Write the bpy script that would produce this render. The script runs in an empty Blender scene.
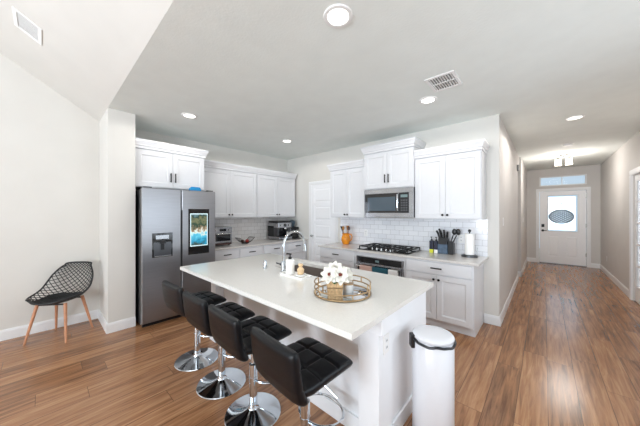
import bpy, bmesh, math, random
from mathutils import Vector, Matrix
R = math.radians
PI = math.pi
random.seed(7)
SC = bpy.context.scene
COL = SC.collection

# ------------------------------------------------------------------ camera
cam_data = bpy.data.cameras.new('camera')
cam_data.sensor_width = 36.0
cam_data.lens = 249.2 / 640 * 36
cam_data.clip_start = 0.05
cam = bpy.data.objects.new('camera', cam_data)
COL.objects.link(cam)
cam.location = (0, 0, 1.462)
cam.rotation_euler = (R(90), 0, R(42.0))
SC.camera = cam

# ------------------------------------------------------------------ world, lights, exposure
w = bpy.data.worlds.new('sky')
SC.world = w
w.use_nodes = True
bg = w.node_tree.nodes['Background']
bg.inputs['Color'].default_value = (0.70, 0.86, 1.0, 1)
bg.inputs['Strength'].default_value = 0.9
SC.view_settings.view_transform = 'Standard'
SC.view_settings.look = 'None'
SC.view_settings.gamma = 1
SC.view_settings.use_curve_mapping = False
SC.view_settings.exposure = -0.06
SC.cycles.use_denoising = True
SC.cycles.max_bounces = 12
SC.cycles.diffuse_bounces = 6
SC.cycles.glossy_bounces = 5
SC.cycles.transmission_bounces = 8
SC.cycles.caustics_reflective = False
SC.cycles.caustics_refractive = False
SC.cycles.sample_clamp_indirect = 6.0


def area(name, loc, rot, sx, sy, power, color):
    l = bpy.data.lights.new(name, 'AREA')
    l.shape = 'RECTANGLE'
    l.size, l.size_y = sx, sy
    l.energy = power
    l.color = color
    o = bpy.data.objects.new(name, l)
    COL.objects.link(o)
    o.location = loc
    o.rotation_euler = rot
    return o


DAY = (0.84, 0.92, 1.0)
# daylight coming in through the living-room windows behind the camera (rear wall, facing +Y)
for _x, _p, _t in ((-3.3, 15, 140), (-1.5, 165, 95), (0.3, 335, 155)):
    area('window_daylight', (_x, -4.46, 1.55), (R(_t), 0, 0), 1.2, 1.9, _p, DAY)
# added fill light at an unseen right-wall opening, brightens the island end
area('side_fill', (1.08, 2.0, 1.35), (R(97), 0, R(90)), 2.0, 1.5, 29, DAY)
# daylight through the glazed front door and its transom
area('entry_daylight', (0.365, 9.90, 1.45), (R(-90), 0, 0), 0.55, 0.95, 3, (0.75, 0.87, 1.0))
# daylight from the study behind the glazed hall doors
area('study_daylight', (2.6, 5.9, 1.5), (R(90), 0, R(90)), 1.6, 1.8, 130, DAY)

# ------------------------------------------------------------------ materials
MATS = {}


def srgb(r, g, b):
    def f(c):
        c /= 255
        return c / 12.92 if c <= 0.04045 else ((c + 0.055) / 1.055) ** 2.4
    return (f(r), f(g), f(b), 1)


def mat(name, rgb, rough=0.5, metal=0.0, noise=0.0, nscale=20, bump=0.0, bscale=200, spec=0.5,
        trans=0.0, emit=0.0, coat=0.0, stretch=None, ior=1.45):
    m = bpy.data.materials.new(name)
    m.use_nodes = True
    nt = m.node_tree
    b = nt.nodes['Principled BSDF']
    c = srgb(*rgb)
    b.inputs['Base Color'].default_value = c
    b.inputs['Roughness'].default_value = rough
    b.inputs['Metallic'].default_value = metal
    b.inputs['Specular IOR Level'].default_value = spec
    b.inputs['Transmission Weight'].default_value = trans
    b.inputs['Coat Weight'].default_value = coat
    b.inputs['IOR'].default_value = ior
    if emit:
        b.inputs['Emission Color'].default_value = c
        b.inputs['Emission Strength'].default_value = emit
    tc = nt.nodes.new('ShaderNodeTexCoord')
    mp = nt.nodes.new('ShaderNodeMapping')
    if stretch:
        mp.inputs['Scale'].default_value = stretch
    nt.links.new(tc.outputs['Object'], mp.inputs['Vector'])
    if noise:
        n = nt.nodes.new('ShaderNodeTexNoise')
        n.inputs['Scale'].default_value = nscale
        n.inputs['Detail'].default_value = 4
        nt.links.new(mp.outputs['Vector'], n.inputs['Vector'])
        rp = nt.nodes.new('ShaderNodeValToRGB')
        rp.color_ramp.elements[0].position = 0.3
        rp.color_ramp.elements[1].position = 0.7
        rp.color_ramp.elements[0].color = tuple(max(0, v * (1 - noise)) for v in c[:3]) + (1,)
        rp.color_ramp.elements[1].color = tuple(min(1, v * (1 + noise)) for v in c[:3]) + (1,)
        nt.links.new(n.outputs['Fac'], rp.inputs['Fac'])
        nt.links.new(rp.outputs['Color'], b.inputs['Base Color'])
    if bump:
        n2 = nt.nodes.new('ShaderNodeTexNoise')
        n2.inputs['Scale'].default_value = bscale
        n2.inputs['Detail'].default_value = 2
        nt.links.new(mp.outputs['Vector'], n2.inputs['Vector'])
        bp = nt.nodes.new('ShaderNodeBump')
        bp.inputs['Strength'].default_value = bump
        bp.inputs['Distance'].default_value = 0.004
        nt.links.new(n2.outputs['Fac'], bp.inputs['Height'])
        nt.links.new(bp.outputs['Normal'], b.inputs['Normal'])
    MATS[name] = m
    return m


wall_m = mat('wall_paint', (215, 213, 208), 0.75, noise=0.02, nscale=3, bump=0.12, bscale=120)
hallwall_m = mat('wall_paint_dim', (206, 203, 200), 0.75, noise=0.02, nscale=3, bump=0.12, bscale=120)  # same wall paint, the hall's dimmer light put into its colour
ceil_m = mat('ceiling_paint', (231, 236, 233), 0.85, noise=0.02, nscale=5, bump=0.35, bscale=60)
trim_m = mat('trim_paint', (230, 231, 232), 0.4, noise=0.01)
cab_m = mat('cabinet_paint', (217, 218, 221), 0.38, noise=0.01)
island_m = mat('island_paint', (236, 238, 241), 0.4, noise=0.01)
door_m = mat('door_paint', (238, 239, 241), 0.4, noise=0.01)
quartz_m = mat('quartz', (226, 224, 219), 0.16, noise=0.03, nscale=90, coat=0.2)
granite_m = mat('counter_quartz', (205, 201, 197), 0.2, noise=0.09, nscale=60)
steel_m = mat('brushed_steel', (168, 169, 172), 0.24, 1.0, noise=0.05, nscale=6, stretch=(1, 1, 40))
steeld_m = mat('dark_steel', (92, 93, 96), 0.3, 1.0)
fridge_m = mat('fridge_steel', (150, 150, 153), 0.3, 1.0, noise=0.06, nscale=5, stretch=(1, 1, 60))
chrome_m = mat('chrome', (214, 220, 226), 0.06, 1.0)
nickel_m = mat('nickel', (186, 186, 184), 0.2, 1.0)
bronze_m = mat('black_bronze', (38, 34, 33), 0.4, 0.7)
black_m = mat('black_plastic', (24, 24, 26), 0.35)
blackglass_m = mat('black_glass', (14, 14, 16), 0.06, coat=0.5)
mwglass_m = mat('smoked_glass', (62, 78, 90), 0.08, coat=0.5)
iron_m = mat('cast_iron', (30, 30, 31), 0.55)
leather_m = mat('black_leather', (11, 13, 17), 0.38, spec=0.35, bump=0.15, bscale=260, noise=0.1, nscale=60)
shell_m = mat('black_shell', (26, 28, 30), 0.45)
wood_leg_m = mat('beech_wood', (198, 142, 108), 0.45, noise=0.12, nscale=14, stretch=(6, 6, 1))
can_m = mat('white_enamel', (216, 217, 221), 0.28)
bag_m = mat('black_bag', (26, 27, 32), 0.35, bump=0.6, bscale=70)
sink_m = mat('grey_sink', (122, 112, 106), 0.35, noise=0.06, nscale=30)
gold_m = mat('antique_gold', (172, 146, 112), 0.3, 0.9)
glass_m = mat('clear_glass', (245, 248, 250), 0.03, trans=1.0, ior=1.1, spec=0.3)
mirror_m = mat('mirror', (225, 226, 226), 0.05, 1.0)
petal_m = mat('white_petals', (226, 224, 214), 0.6)
core_m = mat('dark_red_core', (110, 44, 30), 0.7, noise=0.2, nscale=200)
leaf_m = mat('leaf_green', (58, 84, 42), 0.5, noise=0.2, nscale=40)
ceramic_m = mat('white_ceramic', (240, 240, 238), 0.25)
tan_m = mat('tan_bottle', (222, 192, 152), 0.4)
orange_m = mat('orange_glaze', (222, 140, 36), 0.2, noise=0.25, nscale=14)
woodspoon_m = mat('spoon_wood', (166, 116, 62), 0.6, noise=0.1)
bluegrey_m = mat('slate_blue_block', (78, 96, 116), 0.3, noise=0.3, nscale=20)
yellow_m = mat('yellow_base', (214, 216, 60), 0.4)
paper_m = mat('paper_towel', (244, 244, 242), 0.9, bump=0.3, bscale=120)
pink_m = mat('pink_towel', (202, 168, 156), 0.95, noise=0.08, nscale=90, bump=0.4)
teal_m = mat('teal_towel', (38, 84, 98), 0.95, noise=0.12, nscale=90, bump=0.4)
whitecloth_m = mat('white_cloth', (226, 224, 222), 0.95, bump=0.4)
bluecloth_m = mat('blue_cloth', (22, 134, 190), 0.6, noise=0.08)
lens_m = mat('light_lens', (255, 252, 244), 0.5, emit=4.0)
shade_m = mat('lit_glass_shade', (255, 244, 226), 0.4, emit=3.2)
mat('plastic_white', (236, 236, 235), 0.4)
plastic_m = MATS['plastic_white']
grille_m = mat('grille_grey', (120, 120, 120), 0.6)
charred_m = mat('espresso_beans', (70, 46, 40), 0.5)
ground_m = mat('outside_concrete', (176, 174, 168), 0.9, noise=0.1)
red_m = mat('red_fruit', (140, 34, 28), 0.4)
greenf_m = mat('green_fruit', (120, 132, 60), 0.4)


def floor_material():
    m = bpy.data.materials.new('wood_planks')
    m.use_nodes = True
    nt = m.node_tree
    N, L = nt.nodes, nt.links
    b = N['Principled BSDF']
    tc = N.new('ShaderNodeTexCoord')
    sp = N.new('ShaderNodeSeparateXYZ')
    L.new(tc.outputs['Object'], sp.inputs[0])

    def mth(op, a, bb=None, c=None):
        n = N.new('ShaderNodeMath')
        n.operation = op
        for i, v in enumerate((a, bb, c)):
            if v is None:
                continue
            if isinstance(v, (int, float)):
                n.inputs[i].default_value = v
            else:
                L.new(v, n.inputs[i])
        return n.outputs[0]
    u = mth('DIVIDE', mth('SUBTRACT', sp.outputs['X'], 0.02), 0.18)
    row = mth('FLOOR', u)
    fu = mth('FRACT', u)
    wn = N.new('ShaderNodeTexWhiteNoise')
    wn.noise_dimensions = '1D'
    L.new(row, wn.inputs['W'])
    v = mth('ADD', mth('DIVIDE', sp.outputs['Y'], 1.22), mth('MULTIPLY', wn.outputs['Value'], 7.3))
    colr = mth('FLOOR', v)
    fv = mth('FRACT', v)
    cmb = N.new('ShaderNodeCombineXYZ')
    L.new(row, cmb.inputs[0])
    L.new(colr, cmb.inputs[1])
    wn2 = N.new('ShaderNodeTexWhiteNoise')
    wn2.noise_dimensions = '2D'
    L.new(cmb.outputs[0], wn2.inputs['Vector'])
    # grain
    gv = N.new('ShaderNodeCombineXYZ')
    L.new(mth('MULTIPLY', sp.outputs['X'], 21.0), gv.inputs[0])
    L.new(mth('MULTIPLY', sp.outputs['Y'], 1.3), gv.inputs[1])
    L.new(mth('MULTIPLY', wn2.outputs['Value'], 60.0), gv.inputs[2])
    g = N.new('ShaderNodeTexNoise')
    g.inputs['Scale'].default_value = 1.6
    g.inputs['Detail'].default_value = 7
    g.inputs['Roughness'].default_value = 0.62
    g.inputs['Distortion'].default_value = 0.6
    L.new(gv.outputs[0], g.inputs['Vector'])
    fac = mth('ADD', mth('MULTIPLY', g.outputs['Fac'], 0.85), mth('MULTIPLY', mth('SUBTRACT', wn2.outputs['Value'], 0.5), 0.16))
    rp = N.new('ShaderNodeValToRGB')
    e = rp.color_ramp.elements
    e[0].position = 0.22
    e[0].color = srgb(100, 68, 47)
    e[1].position = 0.68
    e[1].color = srgb(196, 150, 110)
    k = e.new(0.43)
    k.color = srgb(155, 110, 77)
    L.new(fac, rp.inputs['Fac'])
    # seams
    su = mth('MINIMUM', fu, mth('SUBTRACT', 1.0, fu))
    sv = mth('MINIMUM', fv, mth('SUBTRACT', 1.0, fv))
    seam = mth('MAXIMUM', mth('LESS_THAN', su, 0.012), mth('LESS_THAN', sv, 0.0014))
    mx = N.new('ShaderNodeMix')
    mx.data_type = 'RGBA'
    L.new(mth('MULTIPLY', seam, 0.75), mx.inputs[0])
    L.new(rp.outputs['Color'], mx.inputs[6])
    mx.inputs[7].default_value = srgb(52, 34, 24)
    L.new(mx.outputs[2], b.inputs['Base Color'])
    b.inputs['Roughness'].default_value = 0.2
    b.inputs['Specular IOR Level'].default_value = 0.5
    bp = N.new('ShaderNodeBump')
    bp.inputs['Strength'].default_value = 0.08
    bp.inputs['Distance'].default_value = 0.002
    L.new(mth('SUBTRACT', mth('MULTIPLY', g.outputs['Fac'], 0.5), seam), bp.inputs['Height'])
    L.new(bp.outputs['Normal'], b.inputs['Normal'])
    return m


floor_m = floor_material()


def tile_material(name, axis, c1, c2, mortar):
    m = bpy.data.materials.new(name)
    m.use_nodes = True
    nt = m.node_tree
    N, L = nt.nodes, nt.links
    b = N['Principled BSDF']
    tc = N.new('ShaderNodeTexCoord')
    sp = N.new('ShaderNodeSeparateXYZ')
    cb = N.new('ShaderNodeCombineXYZ')
    L.new(tc.outputs['Object'], sp.inputs[0])
    L.new(sp.outputs[axis], cb.inputs[0])
    L.new(sp.outputs['Z'], cb.inputs[1])
    br = N.new('ShaderNodeTexBrick')
    br.inputs['Scale'].default_value = 1.0
    br.inputs['Brick Width'].default_value = 0.155
    br.inputs['Row Height'].default_value = 0.0785
    br.inputs['Mortar Size'].default_value = 0.0022
    br.inputs['Mortar Smooth'].default_value = 0.2
    br.inputs['Color1'].default_value = srgb(*c1)
    br.inputs['Color2'].default_value = srgb(*c2)
    br.inputs['Mortar'].default_value = srgb(*mortar)
    L.new(cb.outputs[0], br.inputs['Vector'])
    L.new(br.outputs['Color'], b.inputs['Base Color'])
    b.inputs['Roughness'].default_value = 0.12
    bp = N.new('ShaderNodeBump')
    bp.inputs['Strength'].default_value = 0.5
    bp.inputs['Distance'].default_value = 0.002
    bp.invert = True
    L.new(br.outputs['Fac'], bp.inputs['Height'])
    L.new(bp.outputs['Normal'], b.inputs['Normal'])
    return m


tile_m = tile_material('subway_tile', 'X', (238, 239, 242), (228, 230, 235), (186, 186, 188))
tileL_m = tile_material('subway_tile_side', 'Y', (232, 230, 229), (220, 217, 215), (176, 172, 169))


def screen_material():
    m = bpy.data.materials.new('fridge_screen_picture')
    m.use_nodes = True
    nt = m.node_tree
    N, L = nt.nodes, nt.links
    b = N['Principled BSDF']
    tc = N.new('ShaderNodeTexCoord')
    sp = N.new('ShaderNodeSeparateXYZ')
    L.new(tc.outputs['Object'], sp.inputs[0])
    n = N.new('ShaderNodeTexNoise')
    n.inputs['Scale'].default_value = 18
    n.inputs['Detail'].default_value = 5
    L.new(tc.outputs['Object'], n.inputs['Vector'])
    a = N.new('ShaderNodeMath')
    a.operation = 'MULTIPLY_ADD'
    L.new(n.outputs['Fac'], a.inputs[0])
    a.inputs[1].default_value = 0.28
    L.new(sp.outputs['Z'], a.inputs[2])
    rp = N.new('ShaderNodeValToRGB')
    el = rp.color_ramp.elements
    rp.color_ramp.interpolation = 'LINEAR'
    el[0].position = 0.14
    el[0].color = srgb(60, 84, 78)
    el[1].position = 0.66
    el[1].color = srgb(150, 190, 200)
    for p_, c_ in ((0.20, (40, 150, 190)), (0.29, (96, 200, 224)), (0.33, (226, 232, 224)), (0.37, (150, 130, 100)),
                   (0.43, (40, 70, 56)), (0.50, (112, 116, 84)), (0.56, (34, 62, 58))):
        q = el.new(p_)
        q.color = srgb(*c_)
    L.new(a.outputs[0], rp.inputs['Fac'])
    L.new(rp.outputs['Color'], b.inputs['Base Color'])
    L.new(rp.outputs['Color'], b.inputs['Emission Color'])
    b.inputs['Emission Strength'].default_value = 0.3
    b.inputs['Roughness'].default_value = 0.15
    return m


screen_m = screen_material()
display_m = mat('display_white', (208, 232, 236), 0.2, emit=0.6)
clock_m = mat('clock_digits', (110, 130, 132), 0.3, emit=0.15)

# ------------------------------------------------------------------ mesh helpers


class MB:
    def __init__(self):
        self.bm = bmesh.new()

    def box(self, x0, y0, z0, x1, y1, z1):
        bm = self.bm
        v = [bm.verts.new((x, y, z)) for x in (x0, x1) for y in (y0, y1) for z in (z0, z1)]
        for f in ((0, 1, 3, 2), (4, 6, 7, 5), (0, 4, 5, 1), (2, 3, 7, 6), (0, 2, 6, 4), (1, 5, 7, 3)):
            bm.faces.new([v[i] for i in f])
        return self

    def loft(self, loops, cap=True, closed=True):
        bm = self.bm
        rs = [[bm.verts.new(p) for p in lp] for lp in loops]
        n = len(rs[0])
        for a, b in zip(rs, rs[1:]):
            for i in range(n if closed else n - 1):
                j = (i + 1) % n
                bm.faces.new((a[i], a[j], b[j], b[i]))
        if cap and closed:
            bm.faces.new(rs[0][::-1])
            bm.faces.new(rs[-1])
        return self

    def prism(self, pts, axis, a, b):
        def P(p, t):
            return {'X': (t, p[0], p[1]), 'Y': (p[0], t, p[1]), 'Z': (p[0], p[1], t)}[axis]
        return self.loft([[P(p, a) for p in pts], [P(p, b) for p in pts]])

    def lathe(self, prof, cx=0, cy=0, n=32, cap=True, sx=1, sy=1):
        lp = [[(cx + r * sx * math.cos(2 * PI * i / n), cy + r * sy * math.sin(2 * PI * i / n), z) for i in range(n)]
              for r, z in prof]
        return self.loft(lp, cap)

    def tube(self, pts, r, n=10, closed=False, cap=True):
        pts = [Vector(p) for p in pts]
        rr = r if isinstance(r, (list, tuple)) else [r] * len(pts)
        up = None
        loops = []
        m = len(pts)
        for i, p in enumerate(pts):
            if closed:
                t = pts[(i + 1) % m] - pts[i - 1]
            else:
                t = pts[min(i + 1, m - 1)] - pts[max(i - 1, 0)]
            t.normalize()
            if up is None:
                up = t.orthogonal().normalized()
            else:
                up = (up - t * up.dot(t))
                if up.length < 1e-6:
                    up = t.orthogonal()
                up.normalize()
            s = t.cross(up)
            loops.append([p + (up * math.cos(2 * PI * k / n) + s * math.sin(2 * PI * k / n)) * rr[i] for k in range(n)])
        if closed:
            loops.append(loops[0])
            self.loft(loops, cap=False)
            bmesh.ops.remove_doubles(self.bm, verts=self.bm.verts, dist=1e-6)
        else:
            self.loft(loops, cap)
        return self

    def ball(self, c, r, sx=1, sy=1, sz=1, seg=14):
        res = bmesh.ops.create_uvsphere(self.bm, u_segments=seg, v_segments=max(6, seg // 2), radius=r)
        for v in res['verts']:
            v.co = Vector((v.co.x * sx + c[0], v.co.y * sy + c[1], v.co.z * sz + c[2]))
        return self


def obj(name, mb, m, parent=None, bevel=0, smooth=False, seg=2, label=None):
    bm = mb.bm
    bmesh.ops.recalc_face_normals(bm, faces=bm.faces)
    me = bpy.data.meshes.new(name)
    bm.to_mesh(me)
    bm.free()
    for k in (m if isinstance(m, (list, tuple)) else [m]):
        me.materials.append(k)
    if smooth:
        me.polygons.foreach_set('use_smooth', [True] * len(me.polygons))
        me.update()
        if smooth != 'all':
            me.set_sharp_from_angle(angle=R(40))
    o = bpy.data.objects.new(name, me)
    COL.objects.link(o)
    if parent:
        o.parent = parent
    if bevel:
        md = o.modifiers.new('bevel', 'BEVEL')
        md.width = bevel
        md.segments = seg
        md.limit_method = 'ANGLE'
    if label:
        o['label'] = label
    return o


def thing(name, label, cat, loc=(0, 0, 0), rz=0, group=None):
    o = bpy.data.objects.new(name, None)
    o.empty_display_size = 0.1
    COL.objects.link(o)
    o.location = loc
    o.rotation_euler = (0, 0, rz)
    o['label'] = label
    o['category'] = cat
    if group:
        o['group'] = group
    return o


def tag(o, label, cat, group=None, loc=None, rz=None):
    o['label'] = label
    o['category'] = cat
    if group:
        o['group'] = group
    if loc:
        o.location = loc
    if rz is not None:
        o.rotation_euler = (0, 0, rz)
    return o


def struct(name, mb, m, label=None, cat=None, **k):
    o = obj(name, mb, m, **k)
    o['kind'] = 'structure'
    if label:
        o['label'] = label
        o['category'] = cat
    return o


def box(*a):
    return MB().box(*a)


def dup(root, loc, rz, label, group=None, scale=None):
    r = root.copy()
    COL.objects.link(r)
    r.location = loc
    r.rotation_euler = (0, 0, rz)
    r['label'] = label
    if group:
        r['group'] = group
    if scale:
        r.scale = scale
    for ch in list(root.children):
        c = ch.copy()
        COL.objects.link(c)
        c.parent = r
        for g in ch.children:
            d = g.copy()
            COL.objects.link(d)
            d.parent = c
    return r


# ------------------------------------------------------------------ dimensions
XL, XH, XR = -4.62, -0.434, 1.099
YV, YR, YD, YB = 0.525, 3.95, 9.81, -4.5
H = 2.74
SL = 0.65
T = 0.12
CT = 0.885          # perimeter and island counter height

# ------------------------------------------------------------------ structure
struct('floor', box(XL - .3, YB - .3, -0.1, 4.2, YD + T, 0), floor_m, 'brown wood plank floor running down the hall', 'floor')
# left wall with its gable
yt = -2.2
zt = H + SL * (YV - yt)
mb = MB()
mb.prism([(YB, 0), (YR + T, 0), (YR + T, H), (YV, H), (yt, zt), (YB, zt)], 'X', XL - T, XL)
struct('wall_left', mb, wall_m, 'pale grey wall on the left behind the mesh chair', 'wall')
struct('wall_pillar', box(XL, YV, 0, -3.944, 0.80, H), wall_m, 'short wall stub beside the fridge', 'wall')
struct('wall_range', box(XL, YR, 0, XH - .001, YR + T, H), wall_m, 'pale wall behind the cooktop counter', 'wall')
struct('ceiling', box(XL - T, YV, H, XR + T, YD + T, H + .12), ceil_m, 'flat textured kitchen and hall ceiling', 'ceiling')
mb = MB()
mb.prism([(YV, H), (YV, H + .12), (yt, zt + .12), (YB - T, zt + .12), (YB - T, zt), (yt, zt)], 'X', XL - T, XR + T)
struct('ceiling', mb, wall_m, 'sloping white ceiling panel at the upper left', 'ceiling')
# hall left wall
mb = box(XH - T, YR + .001, 0, XH, 6.92, H).box(XH - T, 6.92, 2.44, XH, 7.32, H).box(XH - T, 7.32, 0, XH + .035, YD, H)
struct('wall_hall', mb, hallwall_m, 'left wall of the hallway', 'wall')
mb = box(XH - 1.4, 6.80, 0, XH - T, 6.92, H).box(XH - 1.4, 7.32, 0, XH - T, 7.44, H).box(XH - 1.5, 6.8, 0, XH - 1.4, 7.44, H)
struct('wall_passage', mb, hallwall_m, 'walls of the side passage off the hallway', 'wall')
# end wall with door opening and transom opening
dx0, dx1, dz = -0.11, 0.85, 2.09
mb = box(XH, YD, 0, dx0, YD + T, H).box(dx1, YD, 0, XR, YD + T, H).box(dx0, YD, 2.52, dx1, YD + T, H)
mb.box(dx0, YD, dz, dx1, YD + T, 2.24)
struct('wall_entry', mb, hallwall_m, 'end wall of the hallway around the front door', 'wall')
# right wall with french door opening and an added opening behind the fill light
fy0, fy1 = 5.05, 6.60
mb = box(XR, YB, 0, XR + T, 0.9, zt).box(XR, 3.1, 0, XR + T, fy0, H).box(XR, 0.9, 0, XR + T, 3.1, 0.5).box(XR, 0.9, 2.2, XR + T, 3.1, H).box(XR, fy1, 0, XR + T, YD + T, H).box(XR, fy0, 2.09, XR + T, fy1, H)
struct('wall_right', mb, hallwall_m, 'right wall of the hallway', 'wall')
# study beyond the french doors (window side stays open to the sky)
mb = box(XR + T, fy0 - .6, 0, 3.4, fy0 - .5, H).box(XR + T, fy1 + .5, 0, 3.4, fy1 + .6, H).box(3.3, fy0 - .5, 0, 3.4, fy1 + .5, 0.6)
mb.box(3.3, fy0 - .5, 2.3, 3.4, fy1 + .5, H).box(XR + T, fy0 - .6, H, 3.4, fy1 + .6, H + .1)
struct('wall_study', mb, wall_m, 'walls of the bright study behind the glazed doors', 'wall')
# rear wall with window openings (behind the camera)
mb = MB()
xs = [XL - T, -3.95, -2.65, -2.15, -0.85, -0.35, 0.95, XR + T]
for i in range(0, 8, 2):
    mb.box(xs[i], YB - T, 0, xs[i + 1], YB, zt)
for i in (1, 3, 5):
    mb.box(xs[i], YB - T, 0, xs[i + 1], YB, 0.5)
    mb.box(xs[i], YB - T, 2.6, xs[i + 1], YB, zt)
struct('wall_rear', mb, wall_m, 'living-room wall with three windows behind the viewer', 'wall')
struct('trim_1', box(-3, YD + T, -.12, 4, 14, -0.02), ground_m, 'concrete path outside the front door', 'ground')


def baseboard(name, path, label):
    """path: list of (x,y) wall-line points; board grows to the left of travel"""
    mb = MB()
    for (x0, y0), (x1, y1) in zip(path, path[1:]):
        d = Vector((x1 - x0, y1 - y0)).normalized()
        n = Vector((-d.y, d.x))
        prof = [(0, 0), (.016, 0), (.016, .095), (.009, .12), (0, .12)]
        ext = 0.014
        loops = []
        for (px, py, s) in ((x0, y0, 0), (x1, y1, 0)):
            loops.append([(px + n.x * a, py + n.y * a, z) for a, z in prof])
        mb.loft(loops)
    return struct(name, mb, trim_m, label, 'baseboard')


baseboard('baseboard_left', [(XL, YV), (XL, YB)], 'white baseboard along the left wall')
baseboard('baseboard_pillar', [(-3.944, 0.80), (-3.944, YV - .016)], 'white baseboard on the wall stub face')
baseboard('baseboard_stub', [(-3.944, YV), (XL, YV)], 'white baseboard on the wall stub end')
baseboard('baseboard_hall', [(XH, 6.92), (XH, YR - .016)], 'white baseboard along the left hallway wall')
baseboard('baseboard_corner', [(XH, YR), (-0.598, YR)], 'short white baseboard between cabinet and hall corner')
baseboard('baseboard_passage', [(XH + .035, YD), (XH + .035, 7.304)], 'white baseboard on the far left hallway wall')
baseboard('baseboard_jamb', [(XH + .05, 7.32), (XH - .1, 7.32)], 'white baseboard end at the passage opening')
baseboard('baseboard_right', [(XR, 6.69), (XR, YD)], 'white baseboard along the right hallway wall')
baseboard('baseboard_entry', [(1.099, YD), (0.925, YD)], 'white baseboard right of the front door')
baseboard('baseboard_end', [(-0.185, YD), (XH + .035, YD)], 'white baseboard left of the front door')


# panelled door slab helper: local x along width, front face at y=0 looking -Y, thickness back
def panel_slab(w_, h_, panels, th=.04, inset=.008, m=door_m, glass=None):
    mb = MB()
    xs_ = sorted({0, w_} | {p[0] for p in panels} | {p[2] for p in panels})
    zs_ = sorted({0, h_} | {p[1] for p in panels} | {p[3] for p in panels})

    def inside(xa, xb, za, zb):
        for q in panels:
            if xa >= q[0] - 1e-6 and xb <= q[2] + 1e-6 and za >= q[1] - 1e-6 and zb <= q[3] + 1e-6:
                return q
        return None
    bm = mb.bm
    for i in range(len(xs_) - 1):
        for j in range(len(zs_) - 1):
            xa, xb, za, zb = xs_[i], xs_[i + 1], zs_[j], zs_[j + 1]
            q = inside(xa, xb, za, zb)
            if q is None:
                mb.box(xa, 0, za, xb, th, zb)
    for q in panels:
        if len(q) > 4 and q[4] == 'glass':
            continue
        x0, z0, x1, z1 = q[:4]
        s = .022
        mb.box(x0, inset + .008, z0, x1, th - .004, z1)
        mb.loft([[(x0 + .03, inset + .010, z0 + .03), (x1 - .03, inset + .010, z0 + .03), (x1 - .03, inset + .010, z1 - .03), (x0 + .03, inset + .010, z1 - .03)],
                 [(x0 + .045, inset * .3, z0 + .045), (x1 - .045, inset * .3, z0 + .045), (x1 - .045, inset * .3, z1 - .045), (x0 + .045, inset * .3, z1 - .045)]])
    return mb


def casing(w_, h_, cw=.09, th=.02, full=True):
    """door casing around opening 0..w_, 0..h_, in front of plane y=0 (towards -Y)"""
    mb = MB()
    for (a, b) in ((-cw, 0), (w_, w_ + cw)):
        mb.box(a, -th, 0, b, 0, h_)
        mb.box(a + .012, -th - .006, 0, b - .03 if a < 0 else b - .012, -th, h_)
    mb.box(-cw, -th, h_, w_ + cw, 0, h_ + cw)
    mb.box(-cw + .012, -th - .006, h_ + .02, w_ + cw - .012, -th, h_ + cw - .012)
    return mb


# front door ------------------------------------------------
fd = thing('door_1', 'white front door with a square glass lite at the end of the hall', 'door', (dx0, YD, 0))
fd['kind'] = 'structure'
W_ = dx1 - dx0
obj('casing', casing(W_, dz - .0, .075), trim_m, fd, bevel=.003)
mb = panel_slab(W_ - .02, dz - .03, [(.18, .93, .78, 1.94, 'glass'), (.16, .20, .43, .80), (.53, .20, .80, .80)])
s = obj('slab', mb, door_m, fd)
s.location = (.01, .025, .02)
g = obj('glass_lite', box(.17, .018, .92, .79, .024, 1.95), glass_m, s)
mb = MB()
for a in ((.15, .90, .18, 1.97), (.78, .90, .81, 1.97), (.18, .90, .78, .93), (.18, 1.94, .78, 1.97)):
    mb.box(a[0], -.012, a[1], a[2], 0, a[3])
obj('lite_frame', mb, trim_m, s, bevel=.004)
obj('threshold', box(0, -.01, 0, W_, .1, .02), steeld_m, fd)
mb = box(.035, -.03, 1.03, .10, -.001, 1.12)
obj('deadbolt_keypad', mb, black_m, s, bevel=.006)
mb = MB()
mb.tube([(.065, 0, .93), (.065, -.045, .93)], .014)
mb.tube([(.065, -.045, .93), (.15, -.05, .93)], .010)
mb.tube([(.065, -.001, .93), (.065, -.012, .93)], .032, n=20)
obj('door_handle', mb, black_m, s, smooth=True)
for z in (.25, 1.05, 1.85):
    obj('hinge', box(W_ - .03, -.008, z, W_ - .012, .003, z + .1), nickel_m, s)

# oval sign hanging on the door glass
sg = thing('hanging_sign', 'black and white oval openwork sign hanging on the front door glass', 'sign', (0.352, YD - .045 + .04, 1.36))
mb = MB()
n = 40
rx, rz_ = .245, .185
mb.tube([(rx * math.cos(2 * PI * i / n), 0, rz_ * math.sin(2 * PI * i / n)) for i in range(n)], .017, n=8, closed=True)
obj('rim', mb, black_m, sg, smooth=True)
mb = MB()
for i in range(-5, 6):
    for sgn in (-1, 1):
        pts = []
        for k in range(-30, 31):
            t = k / 30 * .3
            x = i * .088 + t * .86
            z = sgn * t * .52
            if (x / rx) ** 2 + (z / rz_) ** 2 < .99:
                pts.append((x, 0.0015 * sgn, z))
        if len(pts) > 2:
            mb.tube([pts[0], pts[len(pts) // 2], pts[-1]], .014, n=6)
obj('lattice', mb, black_m, sg)
mb = MB()
mb.tube([(-.11, 0, .165), (0, -.0, .36), (.11, 0, .165)], .007, n=6)
obj('cord', mb, black_m, sg)
obj('hook', MB().ball((0, 0.004, .37), .015), black_m, sg)

# transom window
tw = thing('window_1', 'narrow transom window above the front door', 'window', (dx0, YD, 2.24))
tw['kind'] = 'structure'
mb = MB()
for a in ((0, 0, W_, .03), (0, .25, W_, .28), (0, .03, .03, .25), (W_ - .03, .03, W_, .25), (W_ / 2 - .008, .03, W_ / 2 + .008, .25)):
    mb.box(a[0], .03, a[1], a[2], .08, a[3])
obj('window_frame', mb, trim_m, tw)
obj('pane', box(.03, .05, .03, W_ - .03, .056, .25), glass_m, tw)

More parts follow.
